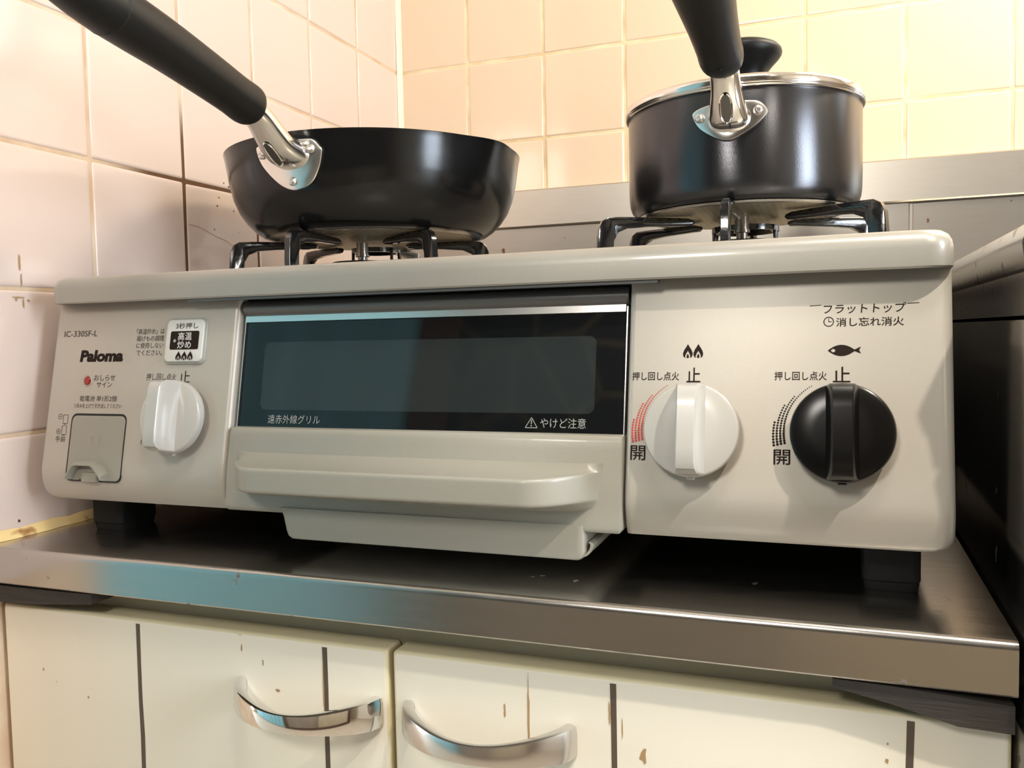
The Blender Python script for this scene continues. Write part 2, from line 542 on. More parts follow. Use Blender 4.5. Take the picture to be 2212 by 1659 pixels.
def lit_window(name, cx, cy, cz, axis, w, h, strength):
    """daylit window, one of them an added fill light: frame, mullions and bright pane, set against a wall"""
    fr = bmesh.new()
    F = lambda a0, a1, z0, z1, d: box(fr, *((cx + a0, cx + a1, cy - d, cy) if axis == 'x' else (cx - d, cx, cy + a0, cy + a1)), cz + z0, cz + z1)
    for a0, a1, z0, z1 in ((-w / 2 - 0.03, -w / 2, -h / 2 - 0.03, h / 2 + 0.03), (w / 2, w / 2 + 0.03, -h / 2 - 0.03, h / 2 + 0.03),
                           (-w / 2, w / 2, h / 2, h / 2 + 0.03), (-w / 2, w / 2, -h / 2 - 0.03, -h / 2),
                           (-w / 2, w / 2, -h / 2 + 0.055, -h / 2 + 0.070), (-w / 2, w / 2, -h / 2 + 0.16, -h / 2 + 0.175)):
        F(a0, a1, z0, z1, 0.03)
    o = obj(name, fr, M['plaster'], None, False)
    tag(o, kind='structure')
    pn = bmesh.new()
    if name == 'added_fill_window': cx -= 0.012
    if axis == 'x': box(pn, cx - w / 2, cx + w / 2, cy - 0.012, cy - 0.006, cz - h / 2, cz + h / 2)
    else: box(pn, cx - 0.012, cx - 0.006, cy - w / 2, cy + w / 2, cz - h / 2, cz + h / 2)
    m, nt, b = new_mat('daylit_pane_' + name)
    b.inputs['Base Color'].default_value = (0.8, 0.85, 0.9, 1)
    b.inputs['Emission Color'].default_value = (0.80, 0.90, 1.0, 1)
    b.inputs['Emission Strength'].default_value = strength
    tag(obj('pane', pn, m, o, False))


lit_window('window_1', 1.70, -0.33, 0.42, 'y', 0.34, 0.85, 19.0)
lit_window('added_fill_window', -2.22 + 0.03, -0.62, 0.20, 'y', 0.90, 1.75, 9.0)  # unseen window added as fill light from the left
lit_window('window_2', 1.00, CY, 0.84, 'x', 0.62, 0.50, 2.0)

# stainless ledge along the back wall and the panels below it
bm = bmesh.new()
prof = [(0.5640, 0.0), (0.5640, 0.3066), (0.5515, 0.3066), (0.5500, 0.3052), (0.5500, 0.2632), (0.5512, 0.2618), (0.5545, 0.2618), (0.5545, 0.2660), (0.5580, 0.2660), (0.5580, 0.0)]
skin_rings(bm, [[(x, y, z) for y, z in prof] for x in (0.0003, 1.69)], True, True)
tag(obj('trim_1', bm, M['steel_back'], angle=20), kind='structure')
bm = bmesh.new()
box(bm, 0.0005, 0.6005, 0.5555, 0.5578, 0.0, 0.2655, 0.0006, 1)
box(bm, 0.6035, 1.69, 0.5545, 0.5578, 0.0, 0.2605, 0.0006, 1)
tag(obj('trim_2', bm, M['steel_panel'], angle=20), kind='structure')
# pale grout bead in the inner corner
bm = bmesh.new()
pr_ = [(0.0002, CY - 0.0002), (0.0002, CY - 0.0060), (0.0012, CY - 0.0040), (0.0030, CY - 0.0020), (0.0058, CY - 0.0002)]
skin_rings(bm, [[(x, y, z) for x, y in pr_] for z in (0.3068, 1.6)])
tag(obj('trim_5', bm, M['bead']), kind='structure')
# yellowed caulk bead between the left wall and the worktop
bm = bmesh.new()
rings = []
for k in range(60):
    y = -0.045 + 0.59 * k / 59
    w = 0.0052 + rnd.uniform(-0.0008, 0.0008)
    h = 0.0062 + rnd.uniform(-0.0008, 0.0008)
    rings.append([(0.0002, y, 0.0002), (w, y, 0.0002), (w * 0.8, y, h * 0.3), (w * 0.45, y, h * 0.72), (0.0002, y, h)])
skin_rings(bm, rings)
tag(obj('trim_3', bm, M['caulk']), kind='structure')

# ------------------------------------------------------------------ worktop
bm = bmesh.new()
YF, ZD = -0.0455, -0.0236
prof = [(0.553, 0.0), (YF + 0.0035, 0.0), (YF + 0.0016, -0.0004), (YF + 0.0005, -0.0015), (YF, -0.0032), (YF, -0.0040), (YF, ZD + 0.0016), (YF, ZD + 0.0009), (YF + 0.0008, ZD), (YF + 0.010, ZD), (YF + 0.010, ZD + 0.003), (YF + 0.0025, ZD + 0.003), (YF + 0.0025, -0.004), (YF + 0.006, -0.006), (0.553, -0.006)]
skin_rings(bm, [[(x, y, z) for y, z in prof] for x in (0.0006, 0.5968)])
tag(obj('worktop', bm, M['steel_top'], angle=40), 'stainless steel worktop under the gas cooker, its front edge turned down', 'worktop')

# ------------------------------------------------------------------ base cabinet
t = thing('base_cabinet', 'cream painted base cabinet with two chipped doors under the steel worktop', 'cabinet', (0.30, 0.25, -0.75))
bm = bmesh.new()
box(bm, 0.002, 0.596, -0.0145, 0.550, -0.742, -0.0245)
obj('body', bm, M['rail'], t, False)


def bow_handle(x0, x1, z, mt, par):
    """flat bow pull: ends deep against the door, the middle standing off"""
    bm = bmesh.new()
    rings = []
    n = 40
    yd = -0.0331
    for k in range(n + 1):
        s = k / n
        x = x0 + (x1 - x0) * s
        q = math.sin(PI * s)
        # plan curve, steep near the feet
        out = 0.0265 * (q ** 0.62)
        hh = 0.0090 - 0.0038 * q ** 1.1           # half height
        th = 0.0034 - 0.0014 * q                   # half thickness
        ds = 1e-3
        qa, qb = math.sin(PI * max(0.0, s - ds)), math.sin(PI * min(1.0, s + ds))
        dy = -(0.0265 * (qb ** 0.62) - 0.0265 * (max(qa, 0) ** 0.62))
        dx = (x1 - x0) * (min(1, s + ds) - max(0, s - ds))
        l = math.hypot(dx, dy)
        nx, ny = dy / l, -dx / l
        c = Vector((x, yd - out - 0.0005, z - 0.0015 * q))
        N = Vector((nx, ny, 0))
        ring = []
        for (a, b) in ((1.0, 0.0), (0.98, 0.60), (0.80, 0.92), (0.2, 1.0), (-0.6, 0.97), (-1, 0.85), (-1, -0.85), (-0.6, -0.97), (0.2, -1.0), (0.80, -0.92), (0.98, -0.60)):
            ring.append(c + N * (a * th) + Vector((0, 0, b * hh)))
        for p in ring:
            p.y = min(p.y, yd)
        rings.append(ring)
    skin_rings(bm, rings)
    return obj('handle', bm, mt, par, angle=50)


def cab_door(x0, x1, grooves, chips, hx, mt, label):
    zt, zb_, yf, yb = -0.0412, -0.70, -0.0330, -0.0150
    bm = bmesh.new()
    box(bm, x0, x1, yf, yb, zb_, zt, 0.0026, 4)
    bm.normal_update()
    for f in bm.faces:
        f.material_index = 0 if f.normal.y < -0.97 else 1
    d = obj('door', bm, [M['door_paint'], M['door_edge']], t)
    for gx in grooves:
        bm = bmesh.new()
        rings = []
        for k in range(26):
            z = zt - 0.0030 - (0.60) * k / 25
            w = 0.0031 + rnd.uniform(-0.0003, 0.0003)
            c = gx + rnd.uniform(-0.0003, 0.0003)
            rings.append([(c - w / 2, yf - 0.00012, z), (c + w / 2, yf - 0.00012, z), (c + w / 2, yf + 0.0004, z), (c - w / 2, yf + 0.0004, z)])
        skin_rings(bm, rings)
        obj('groove', bm, M['groove'], d)
    for (cx, cz, w, h) in chips:
        bm = bmesh.new()
        pts = []
        for k in range(14):
            a = 2 * PI * k / 14
            rr = rnd.uniform(0.55, 1.2)
            pts.append((cx + w * rr * math.cos(a), cz + h * rr * math.sin(a)))
        skin_rings(bm, [[(p[0], yf + 0.0002, p[1]) for p in pts], [(p[0], yf - 0.00015, p[1]) for p in pts]])
        obj('paint_chip', bm, M['stain_light'], d, False)
    bow_handle(hx[0], hx[1], -0.0768, mt, d)
    return d


cab_door(0.0020, 0.2940, (0.1176, 0.2535),
         [(0.196, -0.051, 0.0006, 0.0024), (0.211, -0.058, 0.0005, 0.0022), (0.2205, -0.0735, 0.0018, 0.0010), (0.036, -0.083, 0.0008, 0.0012), (0.074, -0.097, 0.0009, 0.0009), (0.252, -0.068, 0.0005, 0.022), (0.047, -0.090, 0.0004, 0.0005)],
         (0.1955, 0.2872), M['chrome'], 'left')
cab_door(0.2968, 0.5970, (0.4218, 0.5570),
         [(0.3762, -0.072, 0.0008, 0.026), (0.363, -0.066, 0.0006, 0.0040), (0.4365, -0.079, 0.0022, 0.0040), (0.4195, -0.060, 0.0005, 0.006), (0.4260, -0.066, 0.0004, 0.006), (0.5475, -0.064, 0.0008, 0.0012), (0.5478, -0.056, 0.0005, 0.0006)],
         (0.3065, 0.3990), M['satin_chrome'], 'right')

# weathered wooden packing strips wedged under the worktop edge
bm = bmesh.new()
sec = lambda x, z0, z1: [(x, -0.0425, z0), (x, -0.0425, z1), (x, -0.0160, z1), (x, -0.0160, z0)]
skin_rings(bm, [sec(0.0015, -0.0372, -0.0262), sec(0.030, -0.0368, -0.0262), sec(0.060, -0.0345, -0.0258), sec(0.0905, -0.0318, -0.0252)])
tag(obj('wood_wedge', bm, M['wood'], smooth=False), 'weathered grey wooden wedge beside the tiled wall, under the worktop edge', 'wedge')
bm = bmesh.new()
skin_rings(bm, [sec(0.5245, -0.0290, -0.0250), sec(0.548, -0.0335, -0.0256), sec(0.575, -0.0400, -0.0270), sec(0.5962, -0.0405, -0.0285)])
tag(obj('wood_wedge', bm, M['wood'], smooth=False), 'weathered grey wooden wedge beside the dark steel sink unit, under the worktop edge', 'wedge')

# ------------------------------------------------------------------ sink unit on the right
t = thing('sink_unit', 'dark stainless steel sink unit standing higher to the right of the cooker', 'sink unit', (1.1, 0.2, -0.75))
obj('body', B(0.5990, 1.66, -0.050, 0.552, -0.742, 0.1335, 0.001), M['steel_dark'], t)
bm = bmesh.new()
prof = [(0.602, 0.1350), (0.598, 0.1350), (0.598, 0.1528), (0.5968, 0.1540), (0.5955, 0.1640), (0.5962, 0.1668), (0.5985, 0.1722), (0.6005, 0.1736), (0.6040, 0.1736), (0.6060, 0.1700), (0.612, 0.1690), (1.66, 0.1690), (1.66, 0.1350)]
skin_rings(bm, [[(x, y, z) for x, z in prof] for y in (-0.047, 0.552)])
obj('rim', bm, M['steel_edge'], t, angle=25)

# ------------------------------------------------------------------ gas cooker
ZT = 0.1764
PX0, PX1 = 0.0172, 0.5775


def yp(z):
    """front panel surface (outer face) at height z"""
    if z >= 0.050: return 0.009 - 0.2009 * (0.160 - z)
    k = [(0.050, -0.0131), (0.046, -0.0137), (0.042, -0.0138), (0.036, -0.0128), (0.030, -0.0108), (0.0265, -0.0092), (0.0, 0.003)]
    for (a, ya), (b, yb) in zip(k[:-1], k[1:]):
        if z >= b: return ya + (yb - ya) * (a - z) / (a - b)
    return 0


PN = Vector((0, -1, 0.2009)).normalized()
PU = Vector((0, 0.2009, 1)).normalized()

cooker = thing('gas_cooker', 'champagne two-burner gas cooker with grill, standing on the steel worktop', 'gas cooker', (0.298, 0.22, 0.0))

# dark carcass, with the grill opening left free at the front
bm = bmesh.new()
box(bm, 0.024, 0.572, 0.030, 0.44, 0.034, 0.160)
obj('carcass', bm, M['under'], cooker, False)

# top plate: pressed sheet, rounded lip all round, shallow well
bm = bmesh.new()


def plate_ring(inset, z, r):
    pts = rrect(0.5545 - 2 * inset, 0.455 - 2 * inset, max(r, 0.001), 8, 0.3002, 0.2225)
    return [(x, y, z) for x, y in pts]


skin_rings(bm, [plate_ring(0.003, 0.1586, 0.010), plate_ring(0.0008, 0.1582, 0.012), plate_ring(0, 0.1592, 0.0125), plate_ring(0, 0.1680, 0.0125), plate_ring(0.0005, 0.1712, 0.0125),
                plate_ring(0.0020, 0.1742, 0.0125), plate_ring(0.0045, 0.1760, 0.012), plate_ring(0.0075, 0.1764, 0.011), plate_ring(0.011, 0.1762, 0.010), plate_ring(0.015, 0.1735, 0.010), plate_ring(0.018, 0.1725, 0.010)], False, True)
obj('top_plate', bm, M['plate'], cooker)
bm = bmesh.new()
sweepz = rrect(0.300, 0.0018, 0.0009, 3, 0.2905, 0.1574)
skin_rings(bm, [[(x, y, z) for x, z in sweepz] for y in (-0.0030, 0.004)])
obj('vent_strip', bm, M['visor'], cooker)


# side panels
def panel_mesh(x0, x1, round_left, round_right):
    bm = bmesh.new()
    zs_ = [0.1600, 0.150, 0.140, 0.12, 0.10, 0.08, 0.065, 0.055, 0.050, 0.048, 0.046, 0.044, 0.042, 0.040, 0.037, 0.034, 0.031, 0.0285, 0.0268]
    rings = []
    R = 0.007
    for z in zs_:
        y = yp(z)
        d = max(0.0, 0.0268 + R - z)
        cut = R - math.sqrt(max(0.0, R * R - d * d)) if d > 0 else 0
        ring = []
        rl = 0.006 if round_left else 0.0034
        rr = 0.006 if round_right else 0.0034
        a, b = x0 + (cut if round_left else 0), x1 - (cut if round_right else 0)
        ring.append((a, 0.034, z))
        ring.append((a, y + rl, z))
        for k in range(1, 6):
            th = PI / 2 * k / 5
            ring.append((a + rl * (1 - math.cos(th)), y + rl * (1 - math.sin(th)), z))
        for k in range(0, 5):
            th = PI / 2 * k / 5
            ring.append((b - rr * (1 - math.sin(th)), y + rr * (1 - math.cos(th)), z))
        # (profile runs from the front face round to the side)
        ring.append((b, y + rr, z))
        ring.append((b, 0.034, z))
        rings.append(ring)
    # inward return at the bottom
    rings.append([(x, max(y, yp(0.0268) + 0.004) if y < 0.03 else y, 0.0262) for x, y, z in rings[-1]])
    skin_rings(bm, rings, True, True)
    return bm


p_left = obj('control_panel', panel_mesh(PX0, 0.1722, True, False), M['panel'], cooker, angle=50)
p_right = obj('control_panel', panel_mesh(0.4238, PX1, False, True), M['panel'], cooker, angle=50)

# grill front ------------------------------------------------------
obj('grill_recess', B(0.1725, 0.4235, 0.016, 0.029, 0.028, 0.1575), M['black'], cooker, False)
bm = bmesh.new()
R = 0.0052
rings = []
for x in (0.1738, 0.1746, 0.176, 0.420, 0.4218, 0.4226):
    k = 0.8 if x in (0.1738, 0.4226) else 0.95 if x in (0.1746, 0.4218) else 1
    rings.append([(x, 0.0135 - k * 0.0058 * math.cos(a) , 0.1510 + k * R * math.sin(a)) for a in [math.radians(-80 + 160 * i / 12) for i in range(13)]] + [(x, 0.019, 0.1510 + k * R), (x, 0.019, 0.1510 - k * R)])
skin_rings(bm, rings)
obj('grill_visor', bm, M['visor'], cooker)

grill = obj('grill_door', bmesh.new(), M['door'], cooker) if False else None


def yg(z, off=0.0):
    return 0.0062 + 0.009 - 0.2009 * (0.160 - z) + off


def slab(x0, x1, z0, z1, yf, th, r=0.0):
    """thin plate following the sloped grill plane (front at yf(z))"""
    bm = bmesh.new()
    pts = rrect(x1 - x0, z1 - z0, r, 6, (x0 + x1) / 2, (z0 + z1) / 2) if r > 0 else [(x0, z0), (x1, z0), (x1, z1), (x0, z1)]
    skin_rings(bm, [[(x, yf(z) + th, z) for x, z in pts], [(x, yf(z), z) for x, z in pts]])
    return bm


# lower door front with the moulded bow handle
DX0, DX1 = 0.1738, 0.4226
bm = bmesh.new()
zs_ = [0.0776, 0.0768, 0.074, 0.07, 0.065, 0.06, 0.055, 0.050, 0.045, 0.041, 0.037, 0.033, 0.030, 0.0285, 0.0275]
rings = []
for z in zs_:
    e = 0.0012 if z in (0.0776, 0.0275) else 0.0003 if z in (0.0768, 0.0285) else 0
    y = yp(max(z, 0.0285)) - 0.0006 + e
    if z < 0.043: y = yp(0.043) - 0.0006 + (0.043 - z) * -0.10 + e
    rings.append([(DX0 + e, 0.020, z), (DX0 + e, y + 0.0012, z), (DX0 + 0.0004 + e, y + 0.0003, z), (DX0 + 0.0012 + e, y, z), (DX1 - 0.0012 - e, y, z), (DX1 - 0.0004 - e, y + 0.0003, z), (DX1 - e, y + 0.0012, z), (DX1 - e, 0.020, z)])
skin_rings(bm, rings)
gdoor = obj('grill_door', bm, M['door'], cooker, angle=40)

bm = bmesh.new()
rings = []
HX0, HX1, PMAX, WR = 0.1812, 0.4122, 0.0335, 0.034
n = 90
for k in range(n + 1):
    s = 0.5 - 0.5 * math.cos(PI * k / n)
    x = HX0 + (HX1 - HX0) * s
    e = min(x - HX0, HX1 - x)
    q = min(1.0, e / WR)
    P = PMAX * (q * q * (3 - 2 * q)) * 0.40 + PMAX * (1 - (1 - q) ** 2.6) * 0.60
    P = max(P, 0.0004)
    y0 = lambda z: yp(max(z, 0.042)) - 0.0004
    f = P / PMAX
    zt, zr = 0.0592, 0.0636
    zf, zk = 0.0446, 0.0350
    ring = [(0.0, zr), (0.10, zr - 0.002 * f), (0.28, zt + 0.0010), (0.55, zt - 0.0006), (0.80, zt - 0.0004), (0.93, zt - 0.0001), (0.965, zt - 0.0002), (0.99, zt - 0.0008), (1.0, zt - 0.0018), (1.0, zt - 0.0028),
            (1.005, 0.0520), (1.0, zf + 0.0022), (1.0, zf + 0.0014), (0.985, zf + 0.0004), (0.96, zf), (0.75, zf - 0.0010), (0.45, zf - 0.0038), (0.18, zk + 0.003), (0.0, zk)]
    pts = []
    for a, z in ring:
        # close to the ends the section opens up to its root height
        zz = z if f > 0.98 else z
        pts.append((x, -0.0125 + 0.001 - a * P - (0.0 if a > 0.01 else -0.003), zz))
    rings.append(pts)
skin_rings(bm, rings)
obj('handle', bm, M['door'], gdoor, angle=38)

# drip tray front below the door
bm = bmesh.new()
rings = []
trap = [(0.2128, 0.0310), (0.2150, 0.0255), (0.2168, 0.0170), (0.2180, 0.0142), (0.2205, 0.0125), (0.226, 0.0118), (0.395, 0.0118), (0.4005, 0.0122), (0.4030, 0.0140), (0.4040, 0.0170), (0.4040, 0.0310)]
for y, sc in ((0.20, 1), (-0.0085, 1), (-0.0115, 0.998), (-0.0140, 0.992), (-0.0156, 0.982), (-0.0164, 0.968), (-0.0166, 0.950)):
    cx_, cz_ = 0.309, 0.022
    rings.append([(cx_ + (x - cx_) * sc, y, max(z, 0.0118 + (1 - sc) * 0.03) if z < 0.03 else z) for x, z in trap])
skin_rings(bm, rings)
obj('drip_tray', bm, M['door'], cooker, angle=40)
bm = bmesh.new()
lip = catmull([(0.4030, 0, 0.0142), (0.4052, 0, 0.0158), (0.4068, 0, 0.0182), (0.4070, 0, 0.0205), (0.4060, 0, 0.0212)], 4)
rings = []
for y in (0.20, -0.0130, -0.0145):
    out = [(p.x, y, p.z) for p in lip]
    inn = [(p.x - 0.0013, y, p.z + 0.0006) for p in lip][::-1]
    rings.append(out + inn)
skin_rings(bm, rings)
obj('tray_lip', bm, M['door'], cooker)

# glass with its steel strip and window
glass = obj('glass_front', slab(0.1748, 0.4216, 0.0745, 0.1428, lambda z: yg(z), 0.004), M['glass'], cooker, False)
obj('inner_window', slab(0.1900, 0.4048, 0.0880, 0.1298, lambda z: yg(z, -0.00012), 0.0003, 0.004), M['window'], glass, False)
bm = bmesh.new()
skin_rings(bm, [[(x, yg(0.1426) - 0.0018, 0.1426), (x, yg(0.1464) - 0.0016, 0.1464), (x, yg(0.1468) + 0.001, 0.1468), (x, yg(0.1426) + 0.003, 0.1426)] for x in (0.1746, 0.4208)])
obj('steel_strip', bm, M['strip'], glass, False)
for sx in (0.1743, 0.4213):
    obj('side_strip', B(sx, sx + 0.0007, 0.0008, 0.010, 0.0775, 0.1440), M['strip'], glass, False) if False else None
    bm = bmesh.new()
    skin_rings(bm, [[(sx, yg(z) - 0.0012, z), (sx + 0.0006, yg(z) - 0.0012, z), (sx + 0.0006, yg(z) + 0.004, z), (sx, yg(z) + 0.004, z)] for z in (0.0775, 0.1455)])
    obj('side_strip', bm, M['strip'], glass, False)


# ------------------------------------------------------------------ printing
def text_mesh(s, bold=0.0):
    c = bpy.data.curves.new('text', 'FONT')
    c.body = s
    c.size = 1.0
    c.offset = bold
    c.resolution_u = 3
    o = bpy.data.objects.new('text', c)
    COL.objects.link(o)
    dg = bpy.context.evaluated_depsgraph_get()
    dg.update()
    me = bpy.data.meshes.new_from_object(o.evaluated_get(dg))
    bpy.data.objects.remove(o)
    bpy.data.curves.remove(c)
    return me


def add_text(bm, s, x0, x1, z0, z1, surf, bold=0.0, shear=0.0):
    me = text_mesh(s, bold)
    co = [v.co.copy() for v in me.vertices]
    if not co:
        return
    ax, bx = min(c.x for c in co), max(c.x for c in co)
    ay, by = min(c.y for c in co), max(c.y for c in co)
    vs = []
    for c in co:
        u = (c.x - ax) / (bx - ax)
        v = (c.y - ay) / (by - ay)
        vs.append(bm.verts.new(surf(x0 + (x1 - x0) * u + shear * (v - 0.5) * (z1 - z0), z0 + (z1 - z0) * v)))
    for p in me.polygons:
        try:
            bm.faces.new([vs[i] for i in p.vertices])
        except ValueError:
            pass
    bpy.data.meshes.remove(me)


def poly(bm, pts, surf):
    vs = [bm.verts.new(surf(x, z)) for x, z in pts]
    f = bm.faces.new(vs)
    bmesh.ops.triangulate(bm, faces=[f])


def stroke(bm, a, b, w, surf):
    a, b = Vector(a), Vector(b)
    d = (b - a).normalized()
    nn = Vector((-d.y, d.x)) * w / 2
    poly(bm, [a + nn, a - nn, b - nn, b + nn], surf)


def ring2d(bm, cx, cz, r, w, surf, n=24):
    for k in range(n):
        a, b = 2 * PI * k / n, 2 * PI * (k + 1) / n
        poly(bm, [(cx + r * math.cos(a), cz + r * math.sin(a)), (cx + r * math.cos(b), cz + r * math.sin(b)),
                  (cx + (r - w) * math.cos(b), cz + (r - w) * math.sin(b)), (cx + (r - w) * math.cos(a), cz + (r - w) * math.sin(a))], surf)


def disc2d(bm, cx, cz, r, surf, n=10):
    poly(bm, [(cx + r * math.cos(2 * PI * k / n), cz + r * math.sin(2 * PI * k / n)) for k in range(n)], surf)


sp = lambda x, z: (x, yp(z) - 0.00015, z)
sg = lambda x, z: (x, yg(z) - 0.0003, z)


def flame(bm, cx, z0, w, h, surf):
    """solid flame outline with the inner flame left open, then the small inner drop"""
    out_r, in_r = [], []
    O = [(0.0, 1.0), (0.15, 0.80), (0.34, 0.58), (0.46, 0.34), (0.44, 0.14), (0.30, 0.0)]
    I = [(0.0, 0.50), (0.07, 0.42), (0.17, 0.28), (0.24, 0.16), (0.25, 0.06), (0.22, 0.0)]
    for sgn in (1, -1):
        for k in range(len(O) - 1):
            q = [O[k], O[k + 1], I[k + 1], I[k]]
            poly(bm, [(cx + sgn * x * w, z0 + z * h) for x, z in q], surf)
    D = [(0, 0.30), (0.08, 0.2), (0.12, 0.09), (0.08, -0.02), (-0.08, -0.02), (-0.12, 0.09), (-0.08, 0.2)]
    poly(bm, [(cx + x * w, z0 + z * h) for x, z in D], surf)


def line(par, m, args, surf, name='lettering', **kw):
    bm = bmesh.new()
    add_text(bm, *args, surf, **kw)
    return obj(name, bm, m, par, False)


# left panel print
for t_ in (('IC-330SF-L', 0.0277, 0.0573, 0.1361, 0.1401),
           ('おしらせ', 0.0588, 0.0770, 0.1063, 0.1102), ('サイン', 0.0615, 0.0748, 0.1018, 0.1055),
           ('乾電池 単1形2個', 0.0482, 0.0801, 0.0925, 0.0963), ('つまみを上げて引き出してください', 0.0432, 0.0851, 0.0881, 0.0911),
           ('手前', 0.0304, 0.0391, 0.0653, 0.0692),
           ('「高温炒め」は', 0.0913, 0.1146, 0.1366, 0.1403), ('揚げもの調理', 0.0919, 0.1148, 0.1320, 0.1357),
           ('に使用しない', 0.0922, 0.1147, 0.1274, 0.1311), ('でください。', 0.0929, 0.1141, 0.1226, 0.1263),
           ('押し回し点火', 0.1035, 0.1278, 0.1064, 0.1110)):
    line(p_left, M['ink_grey'], t_, sp)
# two battery symbols with their poles
for (x0, z0, pole) in ((0.0355, 0.0775, 0), (0.0352, 0.0702, 1)):
    bm = bmesh.new()
    for a, b in (((x0, z0), (x0 + 0.004, z0)), ((x0 + 0.004, z0), (x0 + 0.004, z0 + 0.0058)), ((x0 + 0.004, z0 + 0.0058), (x0, z0 + 0.0058)), ((x0, z0 + 0.0058), (x0, z0))):
        stroke(bm, a, b, 0.0003, sp)
    stroke(bm, (x0 + 0.0013, z0 - 0.0003), (x0 + 0.0027, z0 - 0.0003), 0.0006, sp)
    px_, pz_ = (0.0326, 0.0822) if not pole else (0.0323, 0.0722)
    ring2d(bm, px_, pz_, 0.0018, 0.0003, sp)
    stroke(bm, (px_ - 0.0009, pz_), (px_ + 0.0009, pz_), 0.0003, sp)
    if pole: stroke(bm, (px_, pz_ - 0.0009), (px_, pz_ + 0.0009), 0.0003, sp)
    obj('battery_symbol', bm, M['ink_grey'], p_left, False)
bm = bmesh.new()
stroke(bm, (0.1046, 0.0683), (0.1046, 0.0653), 0.0004, sp)
obj('dial_mark', bm, M['ink'], p_left, False)
line(p_left, M['ink'], ('Paloma', 0.0447, 0.0821, 0.1188, 0.1268), sp, 'brand_lettering', bold=0.05, shear=0.10)
line(p_left, M['ink'], ('止', 0.1304, 0.1389, 0.1051, 0.1125), sp)

# right panel print
for t_ in (('消し忘れ消火', 0.5261, 0.5562, 0.1320, 0.1363), ('押し回し点火', 0.4264, 0.4507, 0.1062, 0.1106),
           ('止', 0.4545, 0.4615, 0.1052, 0.1127), ('押し回し点火', 0.4976, 0.5219, 0.1062, 0.1105), ('止', 0.5246, 0.5325, 0.1052, 0.1127),
           ('開', 0.4266, 0.4344, 0.0655, 0.0730), ('開', 0.4975, 0.5053, 0.0655, 0.0728)):
    line(p_right, M['ink'], t_, sp, bold=0.008)
bm = bmesh.new()
add_text(bm, 'フラットトップ', 0.5203, 0.5571, 0.1383, 0.1430, sp, bold=0.006, shear=0.08)
stroke(bm, (0.5139, 0.1425), (0.5192, 0.1427), 0.0003, sp)
stroke(bm, (0.5577, 0.1424), (0.5629, 0.1426), 0.0003, sp)
obj('lettering', bm, M['ink'], p_right, False)
bm = bmesh.new()
ring2d(bm, 0.5227, 0.1345, 0.0024, 0.0004, sp)
stroke(bm, (0.5227, 0.1345), (0.5227, 0.1361), 0.0003, sp)
stroke(bm, (0.5227, 0.1345), (0.5241, 0.1345), 0.0003, sp)
obj('clock_symbol', bm, M['ink'], p_right, False)
for fx_ in (0.4549, 0.4602):
    bm = bmesh.new()
    flame(bm, fx_, 0.1177, 0.0053, 0.0070, sp)
    obj('flame_symbol', bm, M['ink'], p_right, False)
# fish symbol (the eye is left open)
bm = bmesh.new()
fx, fz, fl, fh = 0.5285, 0.1205, 0.0062, 0.0027
N_ = 28
up_, dn_ = [], []
for k in range(N_ + 1):
    s = k / N_
    x = fx - fl + 2 * fl * s
    h = fh * math.sin(PI * s) ** 0.85
    up_.append((x, fz + h)); dn_.append((x, fz - h))
ex, er = fx - fl * 0.60, 0.00085


def eye(x):
    return math.sqrt(max(0, er * er - (x - ex) ** 2))


for k in range(N_):
    x0_, x1_ = up_[k][0], up_[k + 1][0]
    e0, e1 = min(eye(x0_), up_[k][1] - fz), min(eye(x1_), up_[k + 1][1] - fz)
    if e0 > 0 or e1 > 0:
        poly(bm, [(x0_, fz + e0), (x1_, fz + e1), up_[k + 1], (up_[k][0], up_[k][1] + 1e-6)], sp)
        poly(bm, [(x0_, fz - e0), (x1_, fz - e1), dn_[k + 1], (dn_[k][0], dn_[k][1] - 1e-6)], sp)
    else:
        poly(bm, [(dn_[k][0], dn_[k][1] - 1e-6), dn_[k + 1], up_[k + 1], (up_[k][0], up_[k][1] + 1e-6)], sp)
poly(bm, [(fx + fl * 0.93, fz + 0.0003), (fx + fl * 0.93, fz - 0.0003), (fx + fl * 1.42, fz - 0.0016), (fx + fl * 1.28, fz), (fx + fl * 1.42, fz + 0.0018)], sp)
obj('fish_symbol', bm, M['ink'], p_right, False)


def dot_arc(kx, kz):
    """flame-size scale: four columns of dots shrinking to one along the dial"""
    bm = bmesh.new()
    for i in range(29):
        a = math.radians(193 - i * 2.5)
        f = 1 - i / 28
        r = 0.00024 + 0.00041 * f
        cols = 4 if i < 9 else 3 if i < 16 else 2 if i < 21 else 1
        for c in range(cols):
            rad = 0.0254 + 0.0012 * f + (c + 0.15) * 0.00172 * (0.66 + 0.34 * f)
            disc2d(bm, kx + rad * math.cos(a), kz + rad * math.sin(a), r, sp)
    return bm


obj('dial_scale', dot_arc(0.4588, 0.0822), M['ink_red'], p_right, False).__setitem__('label', 'red dotted flame scale')
obj('dial_scale', dot_arc(0.5288, 0.0820), M['ink'], p_right, False).__setitem__('label', 'black dotted flame scale')

# glass print
line(glass, M['ink_pale'], ('遠赤外線グリル', 0.1968, 0.2342, 0.0797, 0.0850), sg)
line(glass, M['ink_pale'], ('やけど注意', 0.3747, 0.4006, 0.0802, 0.0856), sg)
bm = bmesh.new()
tri = [Vector((0.3661, 0.0802)), Vector((0.3731, 0.0802)), Vector((0.3696, 0.0857))]
for k in range(3):
    stroke(bm, tri[k], tri[(k + 1) % 3], 0.0004, sg)
stroke(bm, (0.3696, 0.0844), (0.3696, 0.0822), 0.0005, sg)
disc2d(bm, 0.3696, 0.0813, 0.0004, sg)
obj('warning_symbol', bm, M['ink_pale'], glass, False)

